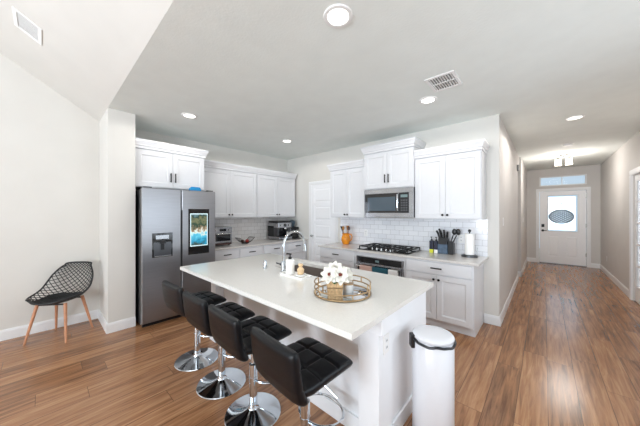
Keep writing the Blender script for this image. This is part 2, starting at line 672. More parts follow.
# pantry door on the range wall (mostly hidden by the cabinets)
pd = thing('door_2', 'white five-panel pantry door left of the stove cabinets', 'door', (-3.80, YR, 0))
pd['kind'] = 'structure'
obj('casing', casing(.66, 2.07, .075), trim_m, pd, bevel=.003)
pans = [(.10, .14 + k * .385, .56, .14 + k * .385 + .31) for k in range(5)]
s = obj('slab', panel_slab(.655, 2.06, pans, th=.014, inset=.003), door_m, pd)
s.location = (.0025, -.014, .008)
mb = MB()
mb.tube([(.055, 0, .96), (.055, -.05, .96)], .011)
mb.ball((.055, -.06, .96), .027)
obj('door_knob', mb, nickel_m, s, smooth=True)

# french doors on right wall: local x -> world +Y side, face looks -X
fr = thing('door_3', 'white glazed double doors in the right hallway wall', 'door', (XR, fy1, 0), R(-90))
fr['kind'] = 'structure'
WW = fy1 - fy0
obj('casing', casing(WW, 2.09, .09), trim_m, fr, bevel=.003)
for k in range(2):
    pans = [(.11 + i * .2 + .0, .25 + j * .35, .11 + i * .2 + .175, .25 + j * .35 + .325, 'glass') for i in range(3) for j in range(5)]
    s = obj('door_leaf', panel_slab(WW / 2 - .004, 2.07, pans), door_m, fr)
    s.location = (.002 + k * WW / 2, .02, .01)
    obj('pane', box(.10, .018, .24, WW / 2 - .1, .022, 2.0), glass_m, s)
    mb = MB()
    hx = .05 if k else WW / 2 - .05
    mb.tube([(hx, 0, .95), (hx, -.05, .95)], .01)
    mb.tube([(hx, -.05, .95), (hx + (.09 if k else -.09), -.05, .95)], .009)
    obj('door_handle', mb, nickel_m, s, smooth=True)

# ------------------------------------------------------------------ tile backsplashes
tag(obj('tile_backsplash', box(-3.00, YR - .010, CT, -0.56, YR - .001, 1.375), tile_m),
    'white subway tile backsplash behind the cooktop', 'backsplash')
tag(obj('tile_backsplash', box(XL + .001, 1.80, CT, XL + .010, YR - .011, 1.37), tileL_m),
    'subway tile backsplash behind the toaster oven and coffee machine', 'backsplash')


# ------------------------------------------------------------------ cabinets
def shaker(x0, z0, x1, z1, th=.02, rail=.062):
    mb = MB()
    y0 = -th
    mb.box(x0, y0, z0, x0 + rail, 0, z1).box(x1 - rail, y0, z0, x1, 0, z1)
    mb.box(x0 + rail, y0, z0, x1 - rail, 0, z0 + rail).box(x0 + rail, y0, z1 - rail, x1 - rail, 0, z1)
    mb.loft([[(x0 + rail, -th + .004, z0 + rail), (x1 - rail, -th + .004, z0 + rail), (x1 - rail, -th + .004, z1 - rail), (x0 + rail, -th + .004, z1 - rail)],
             [(x0 + rail + .012, -.009, z0 + rail + .012), (x1 - rail - .012, -.009, z0 + rail + .012),
              (x1 - rail - .012, -.009, z1 - rail - .012), (x0 + rail + .012, -.009, z1 - rail - .012)]], cap=False)
    mb.box(x0 + rail, -.009, z0 + rail, x1 - rail, 0, z1 - rail)
    return mb


def crown(mb, x0, x1, d, z0, z1, left, right, proj=.042):
    hgt = z1 - z0
    lv = [(0, 0), (.012, 0), (.012, .25), (.025, .3), (.03, .45), (.05, .75), (.055, .78), (.055, 1), ]
    loops = []
    for o, t in lv:
        o = o / .055 * proj
        loops.append([(x0 - (o if left else 0), -.022 - o, z0 + t * hgt), (x1 + (o if right else 0), -.022 - o, z0 + t * hgt),
                      (x1 + (o if right else 0), d, z0 + t * hgt), (x0 - (o if left else 0), d, z0 + t * hgt)])
    mb.loft(loops)


def knob(x, z, parent):
    mb = MB()
    mb.tube([(x, -.02, z), (x, -.038, z)], .006, n=8)
    mb.tube([(x, -.036, z), (x, -.040, z), (x, -.048, z), (x, -.051, z)], [.008, .015, .015, .009], n=14)
    obj('knob', mb, bronze_m, parent, smooth=True)


def bar(x0, z0, x1, z1, parent, m=bronze_m):
    mb = MB()
    d = Vector((x1 - x0, 0, z1 - z0)).normalized() * .015
    for x, z in ((x0 + d.x, z0 + d.z), (x1 - d.x, z1 - d.z)):
        mb.tube([(x, -.02, z), (x, -.045, z)], .005, n=8)
    mb.tube([(x0, -.045, z0), (x1, -.045, z1)], .008, n=8)
    obj('handle', mb, m, parent, smooth=True)


def upper(label, loc, rz, w_, d, h_, doors, crown_h=.085, left=False, right=False, pull='knob', bottom=0, xoff=0):
    t = thing('wall_cabinet', label, 'cabinet', loc, rz)
    obj('body', box(0, 0, 0, w_, d, h_), cab_m, t, bevel=.001)
    mb = MB()
    crown(mb, 0, w_, d, h_ - .03, h_ + crown_h, left, right)
    obj('crown', mb, cab_m, t)
    dw = (w_ - .012) / doors
    for i in range(doors):
        x0 = .006 + i * dw + .002
        x1 = x0 + dw - .004
        o = obj('door', shaker(x0, .012, x1, h_ - .045), cab_m, t, bevel=.0012)
        kx = x1 - .028 if i % 2 == 0 else x0 + .028
        if pull == 'knob':
            knob(kx, .055, o)
        else:
            bar(kx, .09, kx, .22, o)
    return t


RF = R(90)
# over-fridge cabinet: front at X=-4.0, depth to wall
upper('deep white cabinet directly above the refrigerator', (-4.01, 0.802, 1.81), RF, .905, .608, .545, 2, .09, right=True, pull='bar')
upper('white wall cabinet right of the refrigerator, above the toaster oven', (-4.29, 1.722, 1.375), RF, 1.133, .328, .90, 2, .085)
upper('white wall cabinet in the corner above the coffee machine', (-4.29, 2.857, 1.375), RF, 1.04, .328, .90, 2, .085)
YU = 3.622
upper('white wall cabinet left of the microwave beside the pantry door', (-2.99, YU, 1.38), 0, .758, YR - YU - .002, .895, 2, .085, left=True)
upper('tall-set white cabinet directly above the microwave', (-2.23, YU - .035, 1.842), 0, .83, YR - YU + .033, .615, 2, .085, left=True, right=True, pull='bar')
upper('wide white wall cabinet right of the microwave', (-1.398, YU, 1.38), 0, .822, YR - YU - .002, .895, 2, .085, right=True)


def base(label, loc, rz, w_, d, h_, drawers, doors, endcap=False):
    t = thing('base_cabinet', label, 'cabinet', loc, rz)
    obj('body', box(0, 0, .1, w_, d, h_), cab_m, t, bevel=.001)
    obj('toe_kick', box(0, .06, 0, w_, d, .1), cab_m, t)
    dz0 = h_ - .165
    dw = (w_ - .03) / drawers
    for i in range(drawers):
        x0 = .015 + i * dw + .004
        x1 = x0 + dw - .008
        mb = box(x0, -.02, dz0, x1, 0, h_ - .02)
        o = obj('drawer', mb, cab_m, t, bevel=.003)
        c = (x0 + x1) / 2
        bar(c - .065, h_ - .09, c + .065, h_ - .09, o)
    dw = (w_ - .03) / doors
    for i in range(doors):
        x0 = .015 + i * dw + .002
        x1 = x0 + dw - .004
        o = obj('door', shaker(x0, .12, x1, dz0 - .012), cab_m, t, bevel=.0012)
        kx = x1 - .028 if i % 2 == 0 else x0 + .028
        knob(kx, dz0 - .065, o)
    return t


CH = CT - .03
XFB = -3.955
base('white base cabinet with drawers beside the refrigerator', (XFB, 1.80, 0), RF, .98, XFB - XL - .002, CH, 2, 2)
base('white base cabinet with drawers in the corner under the coffee machine', (XFB, 2.782, 0), RF, 1.166, XFB - XL - .002, CH, 2, 2)
YF = 3.335
base('white base cabinet left of the built-in oven', (-3.0, YF, 0), 0, .762, YR - YF - .002, CH, 1, 2)
base('white base cabinet right of the oven with one wide drawer over two doors', (-1.416, YF, 0), 0, .812, YR - YF - .002, CH, 1, 2)

tag(obj('countertop', box(XL + .001, 1.79, CH, XFB + .035, YR - .001, CT), granite_m, bevel=.003),
    'light countertop under the toaster oven and coffee machine', 'countertop')
tag(obj('countertop', box(-3.02, YF - .038, CH, -0.548, YR - .001, CT), granite_m, bevel=.003),
    'light countertop along the tiled wall around the cooktop', 'countertop')

# ------------------------------------------------------------------ built-in oven
ov = thing('built_in_oven', 'stainless built-in oven below the cooktop with towels on its handle', 'oven', (-2.235, YF, 0))
obj('cabinet_surround', box(0, 0, .1, .816, YR - YF - .002, CH), cab_m, ov, bevel=.001)
obj('toe_kick', box(0, .06, 0, .816, YR - YF - .002, .1), cab_m, ov)
obj('frame', box(.025, -.02, .14, .795, 0, .795), steel_m, ov, bevel=.002)
o = obj('control_panel', box(.045, -.028, .70, .765, -.02, .785), blackglass_m, ov, bevel=.002)
obj('clock_display', box(.365, -.030, .728, .425, -.028, .758), clock_m, o)
o = obj('door', box(.035, -.045, .16, .765, -.02, .688), steel_m, ov, bevel=.003)
obj('window', box(.07, -.048, .20, .73, -.045, .63), blackglass_m, o)
mb = MB()
for x in (.07, .73):
    mb.tube([(x, -.045, .655), (x, -.085, .655)], .009)
mb.tube([(.05, -.085, .655), (.75, -.085, .655)], .012, n=12)
obj('handle', mb, nickel_m, o, smooth=True)


def towel(x0, x1, zb, zb2, m, label):
    mb = MB()
    loops = []
    N_ = 16
    zt_, yc, r_ = .655, -.085, .016
    prof = [(yc - r_ - .002, zb), (yc - r_ - .003, (zb + zt_) / 2), (yc - r_, zt_)]
    for k in range(1, 6):
        a = PI - PI * k / 6
        prof.append((yc + r_ * math.cos(a), zt_ + r_ * math.sin(a)))
    prof += [(yc + r_, zt_), (yc + r_, zb2)]
    outer = prof
    for i in range(N_ + 1):
        x = x0 + (x1 - x0) * i / N_
        wv = .0025 * math.sin(i * 1.7)
        lo = [(x, y + (wv if k < 2 else 0), z) for k, (y, z) in enumerate(outer)]
        inner = []
        for k, (y, z) in enumerate(outer):
            if k < 3:
                inner.append((x, y + .004 + (wv if k < 2 else 0), z))
            elif k > 7:
                inner.append((x, y - .0035, z))
            else:
                a = PI - PI * (k - 2) / 6
                inner.append((x, yc + (r_ - .0035) * math.cos(a), zt_ + (r_ - .0035) * math.sin(a)))
        loops.append(lo + inner[::-1])
    mb.loft(loops)
    o = obj('dish_towel', mb, m, smooth=True)
    tag(o, label, 'towel', loc=(-2.235, YF, 0))
    return o


towel(.135, .345, .36, .42, pink_m, 'pale pink towel hanging on the oven handle')
towel(.352, .60, .34, .40, teal_m, 'dark teal towel hanging on the oven handle')
towel(.608, .742, .60, .56, whitecloth_m, 'small white cloth folded over the right end of the oven handle')

# ------------------------------------------------------------------ gas cooktop
ck = thing('gas_cooktop', 'black gas cooktop set into the countertop by the tiled wall', 'cooktop', (-2.23, 3.37, CT))
CW, CD = .83, .51
obj('base_plate', box(0, 0, 0, CW, CD, .014), blackglass_m, ck, bevel=.005)
for gx0, gx1 in ((.015, .275), (.285, .545), (.555, .815)):
    mb = MB()
    z = .042
    b0, b1 = .085, CD - .015
    if gx0 > .5 or gx0 < .1:
        b0 = .03
    for x in (gx0, gx1 - .012):
        mb.box(x, b0, z, x + .012, b1, z + .014)
    for y in (b0, (b0 + b1) / 2, b1 - .012):
        mb.box(gx0, y, z, gx1, y + .012, z + .014)
    for x in (gx0 + .08, gx0 + .17):
        mb.box(x, b0, z, x + .010, b1, z + .014)
    for x in (gx0, gx1 - .012):
        for y in (b0, b1 - .012):
            mb.box(x, y, .014, x + .012, y + .012, z)
    obj('grate', mb, iron_m, ck)
for bx, by in ((.145, .15), (.145, .38), (.415, .27), (.685, .15), (.685, .38)):
    mb = MB()
    mb.lathe([(.05, .014), (.05, .022), (.036, .024), (.036, .034), (.01, .036)], bx, by, 20)
    obj('burner', mb, iron_m, ck, smooth=True)
for k in range(5):
    mb = MB()
    mb.lathe([(.021, .014), (.021, .020), (.017, .022), (.016, .042), (.008, .044)], .25 + k * .075, .045, 16)
    obj('control_knob', mb, nickel_m, ck, smooth=True)

# ------------------------------------------------------------------ microwave
mw = thing('microwave', 'stainless over-the-range microwave under the middle cabinet', 'microwave', (-2.198, 3.575, 1.395))
MWW, MWH, MD = .80, .445, YR - 3.575 - .002
obj('casing', box(0, 0, 0, MWW, MD, MWH), steeld_m, mw, bevel=.003)
obj('top_band', box(0, -.022, .37, MWW, 0, MWH), steel_m, mw, bevel=.003)
obj('bottom_band', box(0, -.022, 0, MWW, 0, .07), steel_m, mw, bevel=.003)
obj('right_band', box(.735, -.022, .07, MWW, 0, .37), steel_m, mw, bevel=.002)
o = obj('door', box(0, -.022, .07, .59, 0, .37), blackglass_m, mw, bevel=.002)
obj('window', box(.05, -.024, .10, .53, -.022, .315), mwglass_m, o)
mb = MB()
mb.tube([(.575, -.022, .10), (.575, -.055, .11), (.575, -.06, .17), (.575, -.06, .28), (.575, -.055, .34), (.575, -.022, .35)], .013, n=12)
obj('handle', mb, chrome_m, o, smooth=True)
o = obj('control_panel', box(.592, -.022, .07, .733, 0, .37), black_m, mw, bevel=.002)
obj('display', box(.61, -.024, .30, .715, -.022, .34), clock_m, o)
mb = MB()
for i in range(3):
    for j in range(5):
        mb.box(.612 + i * .037, -.024, .095 + j * .037, .64 + i * .037, -.022, .12 + j * .037)
obj('keypad', mb, steeld_m, o)

# ------------------------------------------------------------------ refrigerator
fg = thing('refrigerator', 'stainless side-by-side refrigerator with a screen in its right door', 'refrigerator', (-3.80, 0.825, 0), RF)
FW, FD = .935, .80
obj('body', box(.0, 0, .04, FW, FD, 1.765), steeld_m, fg, bevel=.004)
obj('kick_grille', box(.02, .01, 0, FW - .02, .06, .05), black_m, fg)
for x in (.05, FW - .07):
    obj('foot', box(x, .6, 0, x + .04, .66, .04), black_m, fg)
sx_ = .458
mb = MB()
dl = obj('left_door', box(0, -.065, .06, sx_ - .006, -.004, 1.785), fridge_m, fg, bevel=.008, seg=3)
dr = obj('right_door', box(sx_ + .006, -.065, .06, FW, -.004, 1.785), fridge_m, fg, bevel=.008, seg=3)
obj('gasket', box(sx_ - .006, -.045, .06, sx_ + .006, -.004, 1.78), black_m, fg)
obj('pocket_handle', box(sx_ - .012, -.0665, .70, sx_ - .004, -.06, 1.50), black_m, dl)
obj('pocket_handle', box(sx_ + .004, -.0665, .70, sx_ + .010, -.06, 1.50), black_m, dr)
obj('hinge_cover', box(.03, -.05, 1.786, .11, .02, 1.80), steeld_m, fg)
obj('hinge_cover', box(FW - .11, -.05, 1.786, FW - .03, .02, 1.80), steeld_m, fg)
o = obj('dispenser', box(.108, -.068, .885, .345, -.064, 1.20), blackglass_m, dl, bevel=.002)
mb = MB()
mb.box(.125, -.070, .90, .328, -.068, 1.08)
obj('dispenser_recess', mb, steeld_m, o)
mb = box(.19, -.085, 1.06, .262, -.068, 1.10).box(.205, -.08, .98, .245, -.070, 1.06)
obj('dispenser_nozzle', mb, black_m, o, bevel=.003)
obj('dispenser_display', box(.15, -.0695, 1.12, .30, -.068, 1.17), steel_m, o)
obj('drip_tray', box(.13, -.09, .895, .323, -.068, .905), nickel_m, o)
fh = obj('screen', box(.545, -.068, .87, .838, -.064, 1.52), blackglass_m, dr, bevel=.002)
obj('display_border', box(.570, -.0695, .985, .815, -.068, 1.455), display_m, fh)
sp_ = obj('display_picture', box(-.112, -.0005, 0, .112, 0, .445), screen_m, fh)
sp_.location = (.6925, -.0697, .9975)
tag(obj('blue_cloth', MB().loft([[(-.02, -.08, 0), (.10, -.08, 0), (.10, .08, 0), (-.02, .08, 0)],
                                 [(-.01, -.065, .065), (.085, -.07, .08), (.09, .06, .075), (-.01, .07, .07)]]), bluecloth_m, bevel=.012, seg=3),
    'bright blue folded cloth lying on top of the refrigerator', 'cloth', loc=(-3.875, 1.50, 1.766))

# ------------------------------------------------------------------ left-counter appliances
to = thing('toaster_oven', 'silver toaster oven on the counter next to the refrigerator', 'toaster oven', (-4.20, 1.93, CT), RF)
obj('body', box(0, 0, .015, .36, .34, .33), steel_m, to, bevel=.01)
o = obj('door', box(.02, -.018, .06, .34, 0, .225), steel_m, to, bevel=.004)
obj('window', box(.045, -.020, .085, .315, -.018, .20), blackglass_m, o)
mb = MB()
for x in (.06, .30):
    mb.tube([(x, -.018, .213), (x, -.05, .213)], .005, n=8)
mb.tube([(.04, -.05, .213), (.32, -.05, .213)], .008)
obj('handle', mb, nickel_m, o, smooth=True)
o = obj('control_panel', box(.01, -.008, .235, .35, 0, .32), steel_m, to, bevel=.003)
obj('display', box(.12, -.010, .255, .24, -.008, .30), blackglass_m, o)
for x in (.06, .30):
    mb = MB()
    mb.tube([(x, -.008, .277), (x, -.028, .277)], .018, n=16)
    obj('knob', mb, nickel_m, o, smooth=True)
obj('crumb_tray', box(.02, -.012, .02, .34, 0, .05), charred_m, to, bevel=.003)
for x in (.03, .30):
    for y in (.03, .28):
        obj('foot', box(x, y, 0, x + .03, y + .03, .016), black_m, to)

wb = thing('wire_basket', 'open wire fruit basket between toaster oven and coffee machine', 'basket', (-4.22, 2.62, CT))
mb = MB()
for k in range(9):
    a0 = -1.0 + k * .25
    pts = []
    for j in range(9):
        t = -1 + j / 4
        pts.append((.13 * a0 * (.6 + .4 * abs(t)), .20 * t, .012 + .13 * t * t))
    mb.tube(pts, .003, n=6)
for t in (-1, 1):
    mb.tube([(-.13, .2 * t, .142), (0, .2 * t, .148), (.13, .2 * t, .142)], .005, n=6)
for sx in (-1, 1):
    mb.tube([(sx * .13, -.2, .142), (sx * .105, -.1, .055), (sx * .10, 0, .02), (sx * .105, .1, .055), (sx * .13, .2, .142)], .0045, n=6)
mb.tube([(.08 * math.cos(2 * PI * i / 20), .08 * math.sin(2 * PI * i / 20), .006) for i in range(20)], .005, n=6, closed=True)
obj('wire_frame', mb, bronze_m, wb, smooth=True)
wb.scale = (.75, .75, .8)
wb.location.y = 2.56
for (x, y, m_, nm, lb) in ((.0, -.05, charred_m, 'avocado', 'dark brown avocado in the wire basket'),
                           (.0, .045, red_m, 'apple', 'dark red apple in the wire basket')):
    mb = MB().ball((0, 0, 0), .035, 1, 1.1, .95)
    tag(obj(nm, mb, m_, smooth='all'), lb, 'fruit', loc=(-4.22 + x, 2.56 + y, CT + .046))

em = thing('espresso_machine', 'black and steel espresso machine in the kitchen corner', 'coffee machine', (-4.17, 3.31, CT), RF)
em.scale = (.88, 1, 1)
obj('base', box(0, -.03, .012, .42, .36, .07), steel_m, em, bevel=.006)
obj('drip_tray', box(.04, -.05, .05, .38, .10, .078), steeld_m, em, bevel=.003)
obj('back_column', box(0, .14, .07, .42, .36, .30), black_m, em, bevel=.006)
obj('brew_head', box(0, -.01, .255, .42, .36, .37), steel_m, em, bevel=.012)
obj('cup_rail', box(.01, .02, .37, .41, .35, .405), black_m, em, bevel=.006)
for x in (.03, .35):
    obj('side_post', box(x - .03, .02, .07, x + .02 if x < .1 else x + .07, .15, .26), steeld_m, em)
mb = MB().tube([(.21, -.012, .315), (.21, -.022, .315)], .035, n=20)
obj('pressure_gauge', mb, blackglass_m, em, smooth=True)
for x in (.09, .33):
    obj('dial', MB().tube([(x, -.01, .315), (x, -.03, .315)], .02, n=16), nickel_m, em, smooth=True)
mb = MB()
mb.lathe([(.034, .20), (.036, .255)], .14, .05, 20)
mb.tube([(.14, .03, .21), (.14, -.12, .20)], .011)
obj('portafilter', mb, black_m, em, smooth=True)
obj('group_head', MB().lathe([(.04, .225), (.04, .26)], .27, .05, 20), nickel_m, em, smooth=True)
mb = MB().tube([(.37, .03, .26), (.385, -.02, .22), (.38, -.035, .12)], .006, n=8)
obj('steam_wand', mb, chrome_m, em, smooth=True)
obj('foot', box(.02, 0, 0, .40, .34, .013), black_m, em)
mb = MB().lathe([(.036, 0), (.04, .09), (.038, .092), (.034, .01)], 0, 0, 20)
tag(obj('milk_jug', mb, nickel_m, smooth=True), 'small steel jug standing on the espresso machine drip tray', 'jug', loc=(-4.16, 3.56, CT + .079))
gr = thing('coffee_grinder', 'black coffee grinder right of the espresso machine', 'coffee grinder', (-4.17, 3.715, CT), RF)
obj('body', box(0, 0, 0, .20, .26, .26), black_m, gr, bevel=.02, seg=3)
obj('hopper', MB().lathe([(.06, .26), (.085, .36), (.085, .39), (.03, .42)], .10, .13, 20), mwglass_m, gr, smooth=True)
obj('spout', box(.06, -.05, .15, .14, 0, .20), nickel_m, gr, bevel=.006)
obj('tray', box(.02, -.09, 0, .18, 0, .02), steeld_m, gr, bevel=.004)

# ------------------------------------------------------------------ right-counter items
cr = thing('utensil_crock', 'orange glazed pitcher full of kitchen utensils left of the cooktop', 'crock', (-2.74, 3.76, CT))
mb = MB().lathe([(.055, 0), (.062, .01), (.085, .07), (.082, .12), (.062, .17), (.072, .20), (.064, .20), (.054, .17), (.05, .15)], 0, 0, 28)
obj('pitcher_body', mb, orange_m, cr, smooth=True)
mb = MB().tube([(.062, .02, .18), (.10, .02, .19), (.125, .02, .14), (.115, .02, .09), (.083, .02, .065)], .010, n=10)
obj('handle', mb, orange_m, cr, smooth=True)
ut = [(-.03, 0, -.35, .05, black_m, 'spatula', 'black spatula leaning left in the orange pitcher', 'flat'),
      (-.02, -.02, -.12, -.05, woodspoon_m, 'wooden_spoon', 'wooden spoon leaning left in the orange pitcher', 'oval'),
      (.01, .01, .05, .1, woodspoon_m, 'wooden_spatula', 'wooden spatula upright in the orange pitcher', 'flat'),
      (.03, -.01, .28, 0, charred_m, 'ladle', 'dark brown ladle leaning right in the orange pitcher', 'oval')]
for x, y, ax, ay, m_, nm, lb, kd in ut:
    mb = MB()
    L_ = .29 if x > -.03 else .27
    mb.tube([(0, 0, 0), (ax * .2, ay * .2, L_ * .8)], .006, n=8)
    e = Vector((ax * .2, ay * .2, L_ * .8)) 
    if kd == 'flat':
        mb.loft([[(e.x - .012, e.y - .004, e.z), (e.x + .012, e.y - .004, e.z), (e.x + .012, e.y + .004, e.z), (e.x - .012, e.y + .004, e.z)],
                 [(e.x - .03 + ax * .05, e.y - .003, e.z + .08), (e.x + .03 + ax * .05, e.y - .003, e.z + .08), (e.x + .03 + ax * .05, e.y + .003, e.z + .08), (e.x - .03 + ax * .05, e.y + .003, e.z + .08)]])
    else:
        mb.ball((e.x, e.y, e.z + .035), .028, 1, .35, 1.4)
    tag(obj(nm, mb, m_, smooth=True), lb, 'utensil', loc=(-2.74 + x * .6, 3.76 + y, CT + .03))

for k, x in enumerate((-1.225, -1.160)):
    b = thing('soap_bottle', ('dark pump bottle on yellow base, left one beside the knife block', 'dark pump bottle on pale base, next to the knife block')[k],
              'bottle', (x, 3.80, CT))
    obj('base', box(-.025, -.025, 0, .025, .025, .05), (yellow_m, plastic_m)[k], b, bevel=.004)
    obj('body', box(-.026, -.026, .05, .026, .026, .175), mat('dark_navy_bottle_%d' % k, (30, 34, 52), .3), b, bevel=.006)
    mb = MB().lathe([(.014, .175), (.014, .195), (.005, .197), (.005, .225)], 0, 0, 14)
    mb.box(-.008, -.035, .222, .008, .010, .232)
    obj('pump', mb, black_m, b, smooth=True)

kb = thing('knife_block', 'slate blue and black knife block on the counter right of the cooktop', 'knife block', (-1.06, 3.82, CT))
obj('front_holder', box(-.075, -.05, 0, .055, .05, .135), bluegrey_m, kb, bevel=.006)
mb = MB().prism([(-.05, .135), (.05, .135), (.05, .21), (-.03, .235)], 'X', -.07, .05)
obj('top_block', mb, black_m, kb, bevel=.004)
mb = MB().prism([(-.045, 0), (.055, 0), (.055, .15), (-.045, .19)], 'X', .058, .125)
obj('side_holder', mb, black_m, kb, bevel=.006)
for k, (x, y, z, lean, ln) in enumerate([(-.05, -.02, .205, -.25, .12), (-.02, -.02, .20, -.12, .13), (.01, -.02, .20, 0, .12), (.03, .02, .19, .08, .12),
                                         (-.035, .02, .19, -.2, .16), (.0, .03, .185, -.05, .15)]):
    mb = MB().tube([(0, 0, 0), (lean * .10, -.01, ln * .7), (lean * .17, -.02, ln)], [.012, .015, .013], n=8)
    tag(obj('knife', mb, black_m, smooth=True), 'black-handled knife standing in the slate blue knife block', 'knife', 'knives in the block', loc=(-1.06 + x, 3.82 + y, CT + z))
for k, (x, lean) in enumerate(((.075, .35), (.10, .5))):
    mb = MB().tube([(0, 0, 0), (lean * .12, -.01, .13)], .007, n=8).ball((lean * .16, -.012, .175), .03, 1, .4, 1.5)
    tag(obj('spatula', mb, black_m, smooth=True), ('black utensil leaning right behind the knife block', 'black utensil leaning farthest right in the black holder')[k], 'utensil', loc=(-1.06 + x, 3.83, CT + .14))

pt = thing('paper_towel_holder', 'round steel paper towel holder at the right end of the counter', 'paper towel holder', (-0.735, 3.77, CT))
obj('base', MB().lathe([(.095, 0), (.095, .02), (.085, .028), (.02, .03)], 0, 0, 32), steeld_m, pt, smooth=True)
obj('post', MB().lathe([(.008, .03), (.008, .325), (.017, .33), (.019, .345), (.012, .36), (.003, .362)], 0, 0, 16), black_m, pt, smooth=True)
obj('tension_arm', MB().tube([(.085, .01, .02), (.088, .01, .12), (.082, .01, .125)], .004, n=8), nickel_m, pt, smooth=True)
tag(obj('paper_towel_roll', MB().lathe([(.02, 0), (.056, 0), (.056, .275), (.02, .275), (.02, 0)], 0, 0, 32, cap=False), paper_m, smooth=True),
    'white paper towel roll on the steel holder', 'paper towel', loc=(-0.735, 3.77, CT + .03))


# ------------------------------------------------------------------ wall plates
def plate(name, label, cat, loc, rz, kind, n=1):
    t = thing(name, label, cat, loc, rz)
    wd = .07 + .046 * (n - 1)
    obj('cover_plate', box(-wd / 2, -.006, -.057, wd / 2, 0, .057), plastic_m, t, bevel=.002)
    for k in range(n):
        cx = (k - (n - 1) / 2) * .046
        if kind == 'switch':
            obj('rocker', box(cx - .016, -.009, -.033, cx + .016, -.006, .033), plastic_m, t, bevel=.001)
        else:
            for z in (-.02, .02):
                o = obj('socket', box(cx - .014, -.008, z - .014, cx + .014, -.006, z + .014), trim_m, t, bevel=.003)
                obj('slots', box(cx - .007, -.0085, z - .006, cx - .004, -.008, z + .006).box(cx + .004, -.0085, z - .006, cx + .007, -.008, z + .006), black_m, o)
    return t


plate('light_switch', 'white light switch on the left hallway wall near the kitchen corner', 'switch', (XH, 4.34, 1.34), R(90), 'switch')
plate('light_switch', 'white light switch on the far part of the left hallway wall', 'switch', (XH + .035, 8.0, 1.29), R(90), 'switch')
plate('wall_outlet', 'white outlet low on the right hallway wall', 'outlet', (XR, 8.9, .38), R(-90), 'socket')
plate('wall_outlet', 'white outlet in the tile right of the orange pitcher', 'outlet', (-2.42, YR - .010, 1.10), 0, 'socket')
plate('wall_outlet', 'white outlet in the tile behind the paper towels', 'outlet', (-.87, YR - .010, 1.10), 0, 'socket')
o = thing('door_chime', 'small grey chime box high on the left hallway wall', 'chime', (XH, 6.75, 2.42), R(90))
obj('box_body', box(-.06, -.03, -.06, .06, 0, .06), grille_m, o, bevel=.005)

# ------------------------------------------------------------------ island
IX0, IX1, IY0, IY1 = -2.915, -0.683, 0.985, 2.165
BX0, BX1, BY0, BY1 = -2.87, -0.735, 1.40, 2.13
isl = thing('kitchen_island', 'white kitchen island base under the long quartz top', 'kitchen island', (0, 0, 0))
ZT = CT - .032
# body built around the sink cavity
SX0, SX1, SY0, SY1 = -2.16, -1.46, 1.66, 2.03
mb = box(BX0, BY0, 0, SX0 - .03, BY1, ZT).box(SX1 + .03, BY0, 0, BX1, BY1, ZT)
mb.box(SX0 - .03, BY0, 0, SX1 + .03, SY0 - .03, ZT).box(SX0 - .03, SY1 + .03, 0, SX1 + .03, BY1, ZT).box(SX0 - .03, SY0 - .03, 0, SX1 + .03, SY1 + .03, .5)
obj('body', mb, island_m, isl)
for x0, x1 in ((BX0 - .01, BX0 + .11), (BX1 - .12, BX1 + .02)):
    obj('corner_pilaster', box(x0, 1.305, .0, x1, 1.48, ZT), island_m, isl, bevel=.002)
mb = MB()
for x0, x1 in ((BX0 - .01, BX0 + .11), (BX1 - .12, BX1 + .02)):
    obj('pilaster_cap', box(x0 - .014, 1.290, ZT - .10, x1 + .028, 1.495, ZT), island_m, isl, bevel=.004)
mb = MB()
mb.box(BX0 + .11, BY0 - .016, 0, BX1 - .12, BY0, .11).box(BX1, 1.50, 0, BX1 + .014, BY1, .11)
mb.box(BX0 - .022, 1.293, 0, BX0 + .122, 1.49, .11).box(BX1 - .132, 1.293, 0, BX1 + .045, 1.492, .11)
obj('baseboard', mb, island_m, isl, bevel=.003)
# working side doors (face +Y)
for k in range(4):
    w4 = (BX1 - BX0) / 4
    s_ = obj('door', shaker(.004, .12, w4 - .004, ZT - .02), island_m, isl, bevel=.001)
    s_.location = (BX1 - k * w4, BY1, 0)
    s_.rotation_euler = (0, 0, PI)
    bar(.04 if k % 2 else w4 - .04, .55, .04 if k % 2 else w4 - .04, .70, s_)
mb = MB()
mb.box(IX0, IY0, ZT, SX0, IY1, CT).box(SX1, IY0, ZT, IX1, IY1, CT).box(SX0, IY0, ZT, SX1, SY0, CT).box(SX0, SY1, ZT, SX1, IY1, CT)
bm = mb.bm
bmesh.ops.remove_doubles(bm, verts=bm.verts, dist=1e-5)
dead = [f for f in bm.faces if any(abs(f.calc_center_median().x - x) < 1e-4 and abs(f.normal.x) > .9 and (f.calc_center_median().y < SY0 or f.calc_center_median().y > SY1) for x in (SX0, SX1))]
tag(obj('island_countertop', mb, quartz_m), 'long white quartz worktop on the island', 'countertop')
plate('wall_outlet', 'white outlet on the end pilaster of the island', 'outlet', (BX1 + .02, 1.39, .672), R(90), 'socket')

sk = thing('kitchen_sink', 'grey undermount sink in the island worktop', 'sink', (0, 0, 0))
mb = MB()
a, b_ = .012, .0
z0, z1 = .66, ZT - .001


def rect(x0, y0, x1, y1, z, r_=.03, n=4):
    pts = []
    for cx, cy, a0 in ((x1 - r_, y1 - r_, 0), (x0 + r_, y1 - r_, 90), (x0 + r_, y0 + r_, 180), (x1 - r_, y0 + r_, 270)):
        for k in range(n + 1):
            an = R(a0 + 90 * k / n)
            pts.append((cx + r_ * math.cos(an), cy + r_ * math.sin(an), z))
    return pts


